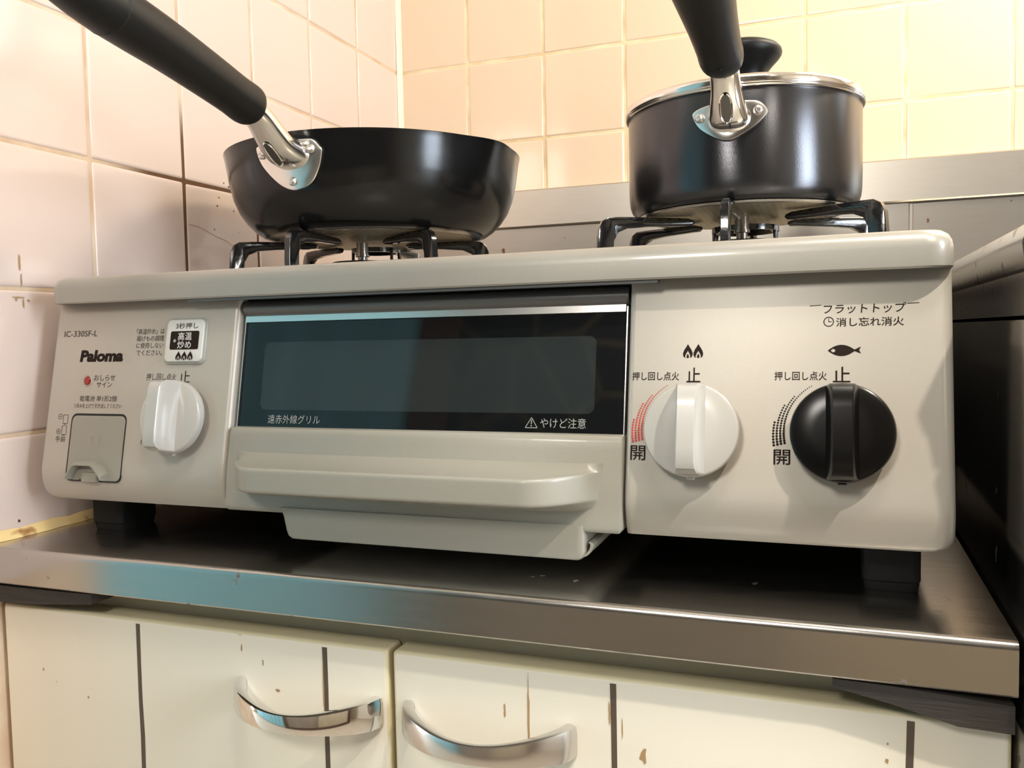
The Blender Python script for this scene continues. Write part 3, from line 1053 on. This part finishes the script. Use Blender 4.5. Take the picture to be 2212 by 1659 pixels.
# indicator lamp, button, battery cover ----------------------------------------
def on_panel(x, z, off=0.0):
    return Vector((x, yp(z), z)) + PN * off


PM = Matrix(((1, 0, 0), (0, PU.y, PN.y), (0, PU.z, PN.z)))   # local (x, up, out) -> world


def to_panel(bm, x, z, off=0.0):
    o = on_panel(x, z, off)
    for v in bm.verts:
        v.co = o + PM @ v.co
    return bm


bm = bmesh.new()
lathe(bm, [(0.0040, 0.0001), (0.0036, 0.0006), (0.0031, 0.0004), (0.0029, -0.0006)], n=32)
led = obj('indicator_lamp', to_panel(bm, 0.0534, 0.1061), M['panel'], p_left)
bm = bmesh.new()
lathe(bm, [(0.0030, -0.0008), (0.0029, 0.0004), (0.0022, 0.0011), (0.0, 0.0014)], n=24)
obj('red_lens', to_panel(bm, 0.0534, 0.1061), M['led'], led)['label'] = 'red lens'


def pad(w, h, r, levels):
    bm = bmesh.new()
    rings = []
    for inset, z in levels:
        rings.append([(x, y, z) for x, y in rrect(w - 2 * inset, h - 2 * inset, max(0.0004, r - inset * 0.7), 6)])
    skin_rings(bm, rings, False, True)
    return bm


bx, bz = 0.1336, 0.1313
obj('button_bezel', to_panel(pad(0.0322, 0.0300, 0.0040, [(0, -0.0005), (0, 0.0008), (0.0004, 0.0013), (0.0012, 0.0014)]), bx, bz), M['bezel'], p_left)
button = obj('button', to_panel(pad(0.0296, 0.0276, 0.0034, [(0, 0.0005), (0, 0.0022), (0.0003, 0.0026), (0.0010, 0.0028)]), bx - 0.0002, bz + 0.0002), M['button'], p_left)
sb = lambda x, z: tuple(on_panel(x, z, 0.0030))
sb2 = lambda x, z: tuple(on_panel(x, z, 0.0032))
ox = 0.0020
line(p_left, M['ink'], ('3秒押し', 0.1242 + ox, 0.1420 + ox, 0.1390, 0.1428), sb)
bm = bmesh.new()
poly(bm, [(0.1206 + ox + x, 0.1258 + z) for x, z in [(p[0] + 0.0114, p[1] + 0.0058) for p in rrect(0.0228, 0.0118, 0.0012, 4)]], sb)
obj('black_field', bm, M['ink'], p_left, False)
for k in range(3):
    bm = bmesh.new()
    flame(bm, 0.1283 + ox + k * 0.0047, 0.1190, 0.0047, 0.0056, sb)
    obj('flame_symbol', bm, M['ink'], p_left, False)
line(p_left, M['ink_white'], ('高温', 0.1268 + ox, 0.1378 + ox, 0.1316, 0.1367), sb2, bold=0.012)
line(p_left, M['ink_white'], ('炒め', 0.1268 + ox, 0.1378 + ox, 0.1262, 0.1313), sb2, bold=0.012)
bm = bmesh.new()
disc2d(bm, 0.1244 + ox, 0.1313, 0.0011, sb2)
obj('lamp_dot', bm, M['ink_pale'], p_left, False)

# battery compartment cover
cx_, cz_ = 0.0668, 0.0623
obj('battery_opening', to_panel(pad(0.0478, 0.0452, 0.0046, [(0, -0.0006), (0, 0.00012)]), cx_, cz_), M['black'], p_left, False)
cover = obj('battery_cover', to_panel(pad(0.0458, 0.0428, 0.0038, [(0, -0.0004), (0, 0.0004), (0.0004, 0.0008), (0.001, 0.0009)]), cx_ + 0.0003, cz_ - 0.0003), M['door'], p_left)
bm = bmesh.new()   # arched pull at the foot of the cover
rings = []
for k in range(13):
    s = k / 12
    u = -0.0165 + 0.030 * s
    arch = 0.0096 * min(1.0, 5.5 * s, 3.2 * (1 - s)) ** 0.7
    w0, w1 = -0.0212, -0.0212 + max(arch, 0.0005)
    top = 0.0075
    rings.append([(u, w1 + 0.0035, 0.0006), (u, w1 + 0.0032, top * 0.55), (u, w1 + 0.0012, top), (u, w1 - 0.0008, top), (u, w1 - 0.0010, top * 0.4), (u, w1 - 0.0006, 0.0006)])
skin_rings(bm, rings)
obj('pull', to_panel(bm, cx_ + 0.0003, cz_), M['door'], cover)
obj('pull_recess', to_panel(pad(0.0240, 0.0100, 0.003, [(0, 0.0004), (0, 0.00105)]), cx_ - 0.0008, cz_ - 0.0162), M['black'], cover, False)
bm = bmesh.new()
box(bm, -0.0068, 0.0068, -0.0040, 0.0030, 0.0, 0.0036, 0.0012, 2)
obj('pull_tongue', to_panel(bm, cx_ - 0.0005, cz_ - 0.0190), M['door'], cover)
bm = bmesh.new()
for a, b in (((-0.0035, 0.003), (0.0035, 0.003)), ((0.0035, 0.003), (0.0035, -0.003)), ((0.0035, -0.003), (-0.0035, -0.003)), ((-0.0035, -0.003), (-0.0035, 0.003))):
    stroke(bm, (cx_ + a[0], cz_ + 0.004 + a[1]), (cx_ + b[0], cz_ + 0.004 + b[1]), 0.0003, lambda x, z: tuple(on_panel(x, z, 0.0011)))
obj('moulded_mark', bm, M['ink_ghost'], cover, False)


# knobs -------------------------------------------------------------------------
def knob(x, z, mt, label):
    bm = bmesh.new()
    lathe(bm, [(0.0, 0.0055), (0.0218, 0.0055), (0.0231, 0.0062), (0.0234, 0.0075), (0.0234, 0.0100), (0.0229, 0.0112), (0.0217, 0.0118), (0.012, 0.0122), (0.0, 0.0123)], n=72)
    k = obj('control_knob', to_panel(bm, x, z), mt, cooker, angle=40)
    k['label'] = label
    bm = bmesh.new()
    rings = []
    # stadium seen from the side, drafted towards the front
    side = [(-0.0222, 0.0100), (-0.0222, 0.0165), (-0.0216, 0.0215), (-0.0198, 0.0250), (-0.0165, 0.0267), (-0.010, 0.0272), (0.010, 0.0272), (0.0165, 0.0267), (0.0198, 0.0250), (0.0216, 0.0215), (0.0222, 0.0165), (0.0222, 0.0100)]
    for f in (-1, -0.88, 0.88, 1):
        ring = []
        for y, zz in side:
            draft = 0.0076 - 0.0030 * (zz - 0.0100) / 0.0172
            sc = 1.0 if abs(f) < 0.9 else 0.965
            ring.append((f * draft, y * sc, 0.0100 + (zz - 0.0100) * (1 if abs(f) < 0.9 else 0.96)))
        rings.append(ring)
    skin_rings(bm, rings)
    obj('grip', to_panel(bm, x, z), mt, k, angle=30)
    bm = bmesh.new()
    lathe(bm, [(0.0058, 0.0), (0.0055, 0.003), (0.0052, 0.0058)], n=24)
    obj('stem', to_panel(bm, x, z), M['chrome'], k)
    bm = bmesh.new()
    box(bm, -0.0020, 0.0020, -0.0245, -0.0225, 0.004, 0.0068, 0.0005, 1)
    obj('stop_tab', to_panel(bm, x, z), mt, k)


knob(0.1352, 0.0825, M['knob_white'], 'white knob')
knob(0.4586, 0.0806, M['knob_white'], 'white knob')
knob(0.5287, 0.0806, M['knob_black'], 'black knob')

# feet
for fx_, fy_ in ((0.0465, 0.032), (0.5520, 0.032), (0.0465, 0.400), (0.5520, 0.400)):
    bm = bmesh.new()
    ring = lambda s, z: [(x, y, z) for x, y in rrect(0.027 * s, 0.036 * s, 0.004, 3, fx_, fy_)]
    skin_rings(bm, [ring(0.92, 0.0001), ring(0.96, 0.004), ring(0.96, 0.0045), ring(1.0, 0.0055), ring(1.0, 0.034)])
    obj('foot', bm, M['rubber'], cooker)

# burners -------------------------------------------------------------------------
BUR = ((0.1500, 0.2010), (0.4628, 0.2045))
for k, (x, y) in enumerate(BUR):
    bm = bmesh.new()
    lathe(bm, [(0.044, 0.1722), (0.044, 0.176), (0.034, 0.179), (0.030, 0.190), (0.029, 0.1935), (0.025, 0.1952), (0.013, 0.1952), (0.013, 0.176)], x, y, 0, n=48)
    bur = obj('burner', bm, M['burner'], cooker)
    bm = bmesh.new()
    ztop = 0.2122 if k == 0 else 0.2140
    lathe(bm, [(0.0, 0.178), (0.0040, 0.178), (0.0040, ztop - 0.0125), (0.0058, ztop - 0.0122), (0.0058, ztop - 0.0102), (0.0050, ztop - 0.0100), (0.0050, ztop - 0.0004), (0.0, ztop - 0.0003)], x, y, 0, n=24)
    obj('pan_sensor', bm, M['sensor'], bur)
    bm = bmesh.new()
    g = 0.0212 if k == 0 else 0.0246
    gy = y + g + 0.002
    lathe(bm, [(g, 0.2045), (g, 0.2085), (g - 0.005, 0.2090), (g - 0.0055, 0.2075), (g - 0.003, 0.2045)], x, gy, 0, n=48, close=True)
    for a in (20, 160, 200, 340):
        ca, sa = math.cos(math.radians(a)), math.sin(math.radians(a))
        sweep(bm, [(x + (g - 0.0012) * ca, gy + (g - 0.0012) * sa, 0.206), (x + (g - 0.0004) * ca, gy + (g - 0.0004) * sa, 0.1727)], [0.0014, 0.0014], up=(1, 0, 0), n=8)
    obj('sensor_guard', bm, M['iron'], bur)


# ------------------------------------------------------------------ pan supports
def support(x, y, label):
    t = thing('pan_support', label, 'pan support', (x, y, 0.1726))
    bm = bmesh.new()
    lathe(bm, [(0.084, 0.1728), (0.092, 0.1728), (0.092, 0.1765), (0.084, 0.1765)], x, y, 0, n=72, close=True)
    obj('ring', bm, M['iron'], t)
    for a in (-90, -30, 30, 90, 150, 210):
        tip = 0.018 if a == 90 else 0.0
        ca, sa = math.cos(math.radians(a)), math.sin(math.radians(a))
        # side outline in (radius, z): leg up from the ring, bend, long tapering finger inwards
        out = [(0.1085, 0.1740), (0.1092, 0.1900), (0.1080, 0.2040), (0.1052, 0.2100), (0.1005, 0.2126), (0.090, 0.2128), (0.060, 0.2124), (0.042, 0.2118), (0.0375, 0.2106), (0.0365, 0.2088),
               (0.0385, 0.2070), (0.046, 0.2066), (0.070, 0.2062), (0.086, 0.2052), (0.0935, 0.2020), (0.0970, 0.1960), (0.0980, 0.1800), (0.0915, 0.1775), (0.0905, 0.1735), (0.1060, 0.1732)]
        rings = []
        for wv, sc in ((-1, 0.93), (-0.8, 1.0), (0.8, 1.0), (1, 0.93)):
            ring = []
            for r, z in out:
                r += tip if r < 0.065 else 0.0
                w = 0.0026 * wv
                rm, zm = 0.085, 0.2075
                rr, zz = r, z
                if sc < 1:      # soften the arrises
                    rr = r + (0.0006 if r < 0.05 else -0.0006 if r > 0.1 else 0)
                    zz = z - 0.0006 if z > 0.2095 else z + 0.0006 if 0.2 < z < 0.2075 else z
                ring.append((x + rr * ca - w * sa, y + rr * sa + w * ca, zz))
            rings.append(ring)
        bm = bmesh.new()
        skin_rings(bm, rings)
        obj('prong', bm, M['iron'], t, angle=45)
    return t


support(*BUR[0], 'black six-pronged pan support under the frying pan')
support(*BUR[1], 'black six-pronged pan support under the lidded saucepan')


# ------------------------------------------------------------------ pans
def cyl_plate(outline, cx, cy, R, gap, th, mt, parent, name, z_slope=None):
    """plate bent round the pan wall; outline in (x offset, z), front side of the pan"""
    bm = bmesh.new()
    pts = closed_smooth([(a, b, 0) for a, b in outline], 4)

    def P(u, z, r):
        rr = (z_slope(z) if z_slope else R) + r
        a = math.asin(max(-0.99, min(0.99, u / rr)))
        return (cx + rr * math.sin(a), cy - rr * math.cos(a), z)
    cu = sum(p.x for p in pts) / len(pts); cz = sum(p.y for p in pts) / len(pts)
    rings = []
    for s, r in ((0.98, gap - 0.0006), (1.0, gap + th * 0.4), (0.985, gap + th * 0.85), (0.94, gap + th), (0.72, gap + th), (0.4, gap + th), (0.1, gap + th)):
        rings.append([P(cu + (p.x - cu) * s, cz + (p.y - cz) * s, r) for p in pts])
    skin_rings(bm, rings, True, True)
    return obj(name, bm, mt, parent, angle=40)


def handle_set(t, X, neck, neck_r, path, radii, cap_from, slot):
    bm = bmesh.new()
    np_ = catmull([(X, y, z) for y, z in neck], 5)
    nr = catmull([(a, b, 0) for a, b in neck_r], 5)
    sweep(bm, np_, [(r.x, r.y) for r in nr], n=28, expo=2.3)
    nk = obj('handle_bracket_neck', bm, M['alu'], t)
    # slot rim under the neck, the shade of its opening painted as dark fill
    bm = bmesh.new()
    c0, c1 = Vector((X, *slot[0])), Vector((X, *slot[1]))
    d = (c1 - c0)
    nrm = Vector((0, -d.z, d.y)).normalized()
    if nrm.y > 0: nrm = -nrm
    c0 += nrm * slot[2]
    c1 += nrm * slot[3]
    d = c1 - c0
    nrm = Vector((0, -d.z, d.y)).normalized()
    if nrm.y > 0: nrm = -nrm
    rings = []
    for ins, off in ((0.0, 0.0), (0.0006, 0.0009), (0.0012, 0.0004), (0.0020, -0.0010)):
        L_ = d.length / 2 + 0.003 - ins
        w = 0.0042 - ins
        ring = []
        for k in range(28):
            a = 2 * PI * k / 28
            cc, ss = math.cos(a), math.sin(a)
            ring.append((c0 + c1) / 2 + Vector((w * ss, 0, 0)) + d.normalized() * (L_ * math.copysign(abs(cc) ** 0.7, cc)) + nrm * off)
        rings.append(ring)
    skin_rings(bm, rings[:3], True, False)
    for f in bm.faces: f.material_index = 0
    n0 = len(bm.faces)
    skin_rings(bm, [rings[2], [p - nrm * 0.0003 for p in rings[2]]], True, True)
    bm.faces.ensure_lookup_table()
    for f in bm.faces[n0:]: f.material_index = 1
    obj('slot', bm, [M['chrome'], M['slot_shade']], nk)
    P = catmull([(X, y, z) for y, z in path], 6)
    Rr = catmull([(a, b, 0) for a, b in radii], 6)
    bm = bmesh.new()
    sweep(bm, P, [(r.x, r.y) for r in Rr], n=32, expo=2.25)
    h = obj('handle', bm, M['bake'], t, angle=60)
    k = cap_from
    bm = bmesh.new()
    p = Vector((X, *path[k]))
    q = Vector((X, *path[k + 1]))
    dd = (q - p).normalized()
    a, b = radii[k]
    sweep(bm, [p - dd * 0.0006, p - dd * 0.0003, p + dd * 0.0003, p + dd * 0.0006], [(a * 0.99, b * 0.99), (a * 1.012, b * 1.012), (a * 1.012, b * 1.012), (a * 0.99, b * 0.99)], n=32, expo=2.25)
    obj('end_cap_seam', bm, M['black'], h)
    # small screw hole under the ferrule
    return h


def rivet(x, y, z, nx, ny, t):
    bm = bmesh.new()
    lathe(bm, [(0.0030, 0.0), (0.0031, 0.0012), (0.0024, 0.0022), (0.0014, 0.0025), (0.0011, 0.0022), (0.0, 0.0022)], n=20)
    nv = Vector((nx, ny, 0)).normalized()
    rot = nv.to_track_quat('Z', 'Y').to_matrix()
    for v in bm.verts:
        v.co = Vector((x, y, z)) + rot @ v.co
    obj('rivet', bm, M['rivet'], t)


# frying pan ---------------------------------------------------------------
FX, FY = 0.1646, 0.2013
fp = thing('frying_pan', 'black deep frying pan on the burner beside the tiled corner', 'frying pan', (FX, FY, 0.2130))
prof_out = [(0.0840, 0.2132), (0.0880, 0.2136), (0.0925, 0.2150), (0.0985, 0.2190), (0.1050, 0.2255), (0.1105, 0.2335), (0.1145, 0.2430), (0.1172, 0.2540), (0.1190, 0.2650), (0.1204, 0.2740), (0.1212, 0.2778), (0.1214, 0.2784)]
prof_in = [(r - 0.0022, z) for r, z in prof_out[::-1][1:]]
prof_in = [(0.1196, 0.2786)] + [(r, max(z, 0.2165)) for r, z in prof_in[:-1]] + [(0.0, 0.2165)]
bm = bmesh.new()
lathe(bm, [(0.0, 0.2140), (0.0835, 0.2140)] + prof_out + prof_in, FX, FY, 0, n=144)
# pouring lip on the side towards the middle of the cooker
for v in bm.verts:
    dx, dy = v.co.x - FX, v.co.y - FY
    a = math.atan2(dy, dx)
    for a0 in (math.radians(-14), math.radians(166)):
        da = (a - a0 + PI) % (2 * PI) - PI
        if abs(da) < 0.30 and v.co.z > 0.24:
            k = (0.5 + 0.5 * math.cos(da / 0.30 * PI)) * ((v.co.z - 0.24) / 0.0385) ** 1.6
            r = math.hypot(dx, dy)
            v.co.x += dx / r * 0.0042 * k
            v.co.y += dy / r * 0.0042 * k
obj('body', bm, M['nonstick'], fp, angle=50)
bm = bmesh.new()
lathe(bm, [(0.0, 0.2130), (0.0815, 0.2130), (0.0832, 0.2133), (0.0845, 0.2140), (0.0, 0.2142)], FX, FY, 0, n=96)
for v in bm.verts: v.co -= Vector((FX, FY, 0))
b_ = obj('base_disc', bm, M['base_pattern'], fp)
b_.location = (FX, FY, 0)
bm = bmesh.new()
lathe(bm, [(0.0800, 0.21285), (0.0835, 0.2128), (0.0868, 0.2132), (0.0890, 0.2139), (0.0868, 0.2140), (0.0830, 0.2134)], FX, FY, 0, n=128, close=True)
obj('base_ring', bm, M['satin_chrome'], fp)

wall_r = lambda z: 0.1135 + (z - 0.2410) * 0.185 if False else 0.1170 + (z - 0.253) * 0.17
brk = [(-0.0319, 0.2685), (-0.0295, 0.2710), (-0.0219, 0.2722), (-0.005, 0.2722), (0.0108, 0.2720), (0.0180, 0.2714), (0.0232, 0.2657), (0.0236, 0.2620), (0.0203, 0.2520), (0.0133, 0.2421), (0.0014, 0.2378), (-0.0089, 0.2401), (-0.0191, 0.2477), (-0.0288, 0.2589)]
pl = cyl_plate(brk, FX, FY, 0.1195, 0.0010, 0.0016, M['bracket'], fp, 'handle_bracket', wall_r)
for u, z in ((-0.0257, 0.2643), (0.0165, 0.2646), (-0.0009, 0.2437)):
    r = wall_r(z) + 0.0026
    a = math.asin(u / r)
    rivet(FX + r * math.sin(a), FY - r * math.cos(a), z, math.sin(a), -math.cos(a), pl)
handle_set(fp, 0.1632,
           [(0.0840, 0.2625), (0.0760, 0.2632), (0.0660, 0.2665), (0.0565, 0.2735), (0.0460, 0.2812), (0.0350, 0.2860), (0.0250, 0.2884)],
           [(0.0165, 0.0110), (0.0150, 0.0100), (0.0128, 0.0090), (0.0112, 0.0086), (0.0100, 0.0078), (0.0092, 0.0070), (0.0086, 0.0066)],
           [(0.0400, 0.2852), (0.0390, 0.2854), (0.0360, 0.2860), (0.0305, 0.2874), (0.0200, 0.2898), (-0.0059, 0.2956), (-0.0360, 0.3018), (-0.0580, 0.3056), (-0.0790, 0.3090), (-0.0810, 0.3093), (-0.1000, 0.3118), (-0.1180, 0.3140), (-0.1270, 0.3150), (-0.1300, 0.3154)],
           [(0.0080, 0.0078), (0.0122, 0.0116), (0.0138, 0.0128), (0.0143, 0.0130), (0.0138, 0.0127), (0.0142, 0.0132), (0.0148, 0.0138), (0.0153, 0.0142), (0.0154, 0.0142), (0.0154, 0.0142), (0.0138, 0.0124), (0.0110, 0.0092), (0.0075, 0.0060), (0.0040, 0.0030)],
           8, ((0.0735, 0.2640), (0.0590, 0.2716), 0.0112, 0.0092))

# saucepan ---------------------------------------------------------------
SX, SY = 0.4631, 0.2049
sp_ = thing('saucepan', 'charcoal straight-sided saucepan under a lid, on the burner nearer the sink unit', 'saucepan', (SX, SY, 0.2130))
bm = bmesh.new()
lathe(bm, [(0.0, 0.2144), (0.0700, 0.2144), (0.0730, 0.2146), (0.0762, 0.2160), (0.0788, 0.2185), (0.0802, 0.2225), (0.0808, 0.2275), (0.0810, 0.235), (0.0810, 0.2835), (0.0806, 0.2842), (0.0792, 0.2842), (0.0788, 0.2835), (0.0788, 0.225), (0.0750, 0.2180), (0.0, 0.2170)], SX, SY, 0, n=128)
obj('body', bm, M['nonstick_pot'], sp_, angle=50)
bm = bmesh.new()
lathe(bm, [(0.0, 0.2131), (0.0690, 0.2131), (0.0705, 0.2134), (0.0712, 0.2142), (0.0, 0.2143)], SX, SY, 0, n=96)
for v in bm.verts: v.co -= Vector((SX, SY, 0))
b_ = obj('base_disc', bm, M['base_pattern'], sp_)
b_.location = (SX, SY, 0)
bm = bmesh.new()
lathe(bm, [(0.0700, 0.2130), (0.0722, 0.2131), (0.0738, 0.2140), (0.0742, 0.2146), (0.0720, 0.2145), (0.0706, 0.2138)], SX, SY, 0, n=128, close=True)
obj('base_ring', bm, M['satin_chrome'], sp_)
brk2 = [(-0.0235, 0.2694), (-0.0217, 0.2725), (-0.0138, 0.2748), (-0.002, 0.2756), (0.0110, 0.2754), (0.0182, 0.2745), (0.0227, 0.2705), (0.0231, 0.2668), (0.0168, 0.2601), (0.0082, 0.2546), (-0.0002, 0.2515), (-0.0087, 0.2539), (-0.0189, 0.2610)]
pl = cyl_plate(brk2, SX, SY, 0.0810, 0.0006, 0.0016, M['bracket'], sp_, 'handle_bracket')
for u, z in ((-0.0184, 0.2673), (0.0176, 0.2686)):
    r = 0.0832
    a = math.asin(u / r)
    rivet(SX + r * math.sin(a), SY - r * math.cos(a), z, math.sin(a), -math.cos(a), pl)
handle_set(sp_, 0.4631,
           [(0.1245, 0.2655), (0.1190, 0.2665), (0.1130, 0.2710), (0.1060, 0.2800), (0.0980, 0.2880), (0.0870, 0.2920), (0.0760, 0.2935)],
           [(0.0138, 0.0095), (0.0126, 0.0086), (0.0110, 0.0076), (0.0094, 0.0068), (0.0088, 0.0064), (0.0084, 0.0062), (0.0080, 0.0060)],
           [(0.0905, 0.2905), (0.0895, 0.2907), (0.0860, 0.2912), (0.0800, 0.2922), (0.0700, 0.2938), (0.0440, 0.2982), (0.0150, 0.3026), (-0.0060, 0.3056), (-0.0280, 0.3084), (-0.0300, 0.3087), (-0.0500, 0.3110), (-0.0730, 0.3135), (-0.0830, 0.3145), (-0.0860, 0.3148)],
           [(0.0070, 0.0060), (0.0108, 0.0095), (0.0124, 0.0108), (0.0130, 0.0114), (0.0128, 0.0114), (0.0136, 0.0124), (0.0152, 0.0138), (0.0163, 0.0149), (0.0170, 0.0156), (0.0170, 0.0156), (0.0165, 0.0148), (0.0145, 0.0118), (0.0105, 0.0082), (0.0050, 0.0040)],
           8, ((0.1165, 0.2682), (0.1075, 0.2780), 0.0096, 0.0078))
# screw hole under the ferrule
bm = bmesh.new()
lathe(bm, [(0.0, 0.0003), (0.0016, 0.0003), (0.0016, -0.001)], n=16)
rot = Vector((0, -0.15, -1)).to_track_quat('Z', 'Y').to_matrix()
for v in bm.verts: v.co = Vector((0.4631, 0.0740, 0.2815)) + rot @ v.co
obj('screw_hole', bm, M['black'], sp_)

# lid ------------------------------------------------------------------------
ld = thing('saucepan_cover', 'lid with a steel rim and a black knob resting on the saucepan', 'lid', (SX, SY, 0.2842))
bm = bmesh.new()
lathe(bm, [(0.0770, 0.2843), (0.0818, 0.2843), (0.0826, 0.2848), (0.0830, 0.2856), (0.0824, 0.2862), (0.0830, 0.2868), (0.0832, 0.2880), (0.0831, 0.2898), (0.0825, 0.2915), (0.0810, 0.2926), (0.0788, 0.2929), (0.0768, 0.2927), (0.0762, 0.2918)], SX, SY, 0, n=128, close=True)
obj('rim', bm, M['alu'], ld, angle=40)
dome = [(0.0764 * math.cos(a), 0.2920 + 0.0138 * math.sin(a) ** 1.5) for a in [PI / 2 * k / 14 for k in range(15)]]
inner = [(max(0, r - 0.002), z - 0.0028) for r, z in dome[::-1]]
bm = bmesh.new()
lathe(bm, [p if p[0] > 1e-5 else (0.0, p[1]) for p in dome] + [(0.0 if k == 0 else p[0], p[1]) for k, p in enumerate(inner)], SX, SY, 0, n=96)
obj('glass_dome', bm, M['lidglass'], ld)
bm = bmesh.new()
lathe(bm, [(0.0, 0.3056), (0.0150, 0.3056), (0.0158, 0.3064), (0.0164, 0.3110), (0.0176, 0.3142), (0.0215, 0.3190), (0.0262, 0.3240), (0.0277, 0.3262), (0.0281, 0.3280), (0.0276, 0.3302), (0.0255, 0.3325), (0.0215, 0.3343), (0.0140, 0.3356), (0.0, 0.3362)], SX, SY, 0, n=64)
obj('knob', bm, M['bake'], ld, angle=60)

# ------------------------------------------------------------------ dirt on the left wall (stays with the tiles)
bm = bmesh.new()


def blob(y, z, w, h, k=9):
    pts = []
    for i in range(k):
        a = 2 * PI * i / k
        rr = rnd.uniform(0.65, 1.2)
        pts.append((0.00035, y + w * rr * math.cos(a), z + h * rr * math.sin(a)))
    f = bm.faces.new([bm.verts.new(p) for p in pts])


for y, z in ((0.212, 0.276), (0.219, 0.2735), (0.205, 0.262), (0.202, 0.254), (0.225, 0.252), (0.243, 0.245), (0.250, 0.262), (0.232, 0.233), (0.197, 0.232), (0.262, 0.250)):
    blob(y, z, rnd.uniform(0.0005, 0.0013), rnd.uniform(0.0005, 0.0011))
blob(-0.0160, 0.0105, 0.0011, 0.0011)
STAINS = True
tag(obj('trim_4', bm, M['stain'], smooth=False), kind='structure')

# faded brown grease runs and hairline cracks on single tiles
bm = bmesh.new()
for y, z, w, h in ((-0.0050, 0.1885, 0.0010, 0.0055), (-0.0042, 0.1760, 0.0008, 0.0040), (-0.0068, 0.1640, 0.0050, 0.0006), (-0.0035, 0.1600, 0.0007, 0.0035), (-0.0090, 0.1625, 0.0010, 0.0012), (0.0005, 0.1620, 0.0012, 0.0010)):
    blob(y, z, w, h, 11)
tag(obj('trim_6', bm, M['stain_light'], smooth=False), kind='structure')
bm = bmesh.new()
pts = [(0.1640, 0.2330), (0.176, 0.2325), (0.188, 0.2290), (0.200, 0.2255), (0.212, 0.2235), (0.222, 0.2190)]
for (a, b), (c, d) in zip(pts[:-1], pts[1:]):
    f = bm.faces.new([bm.verts.new((0.0003, y, z)) for y, z in ((a, b), (c, d), (c, d + 0.00035), (a, b + 0.00035))])
tag(obj('trim_7', bm, M['stain_light'], smooth=False), kind='structure')
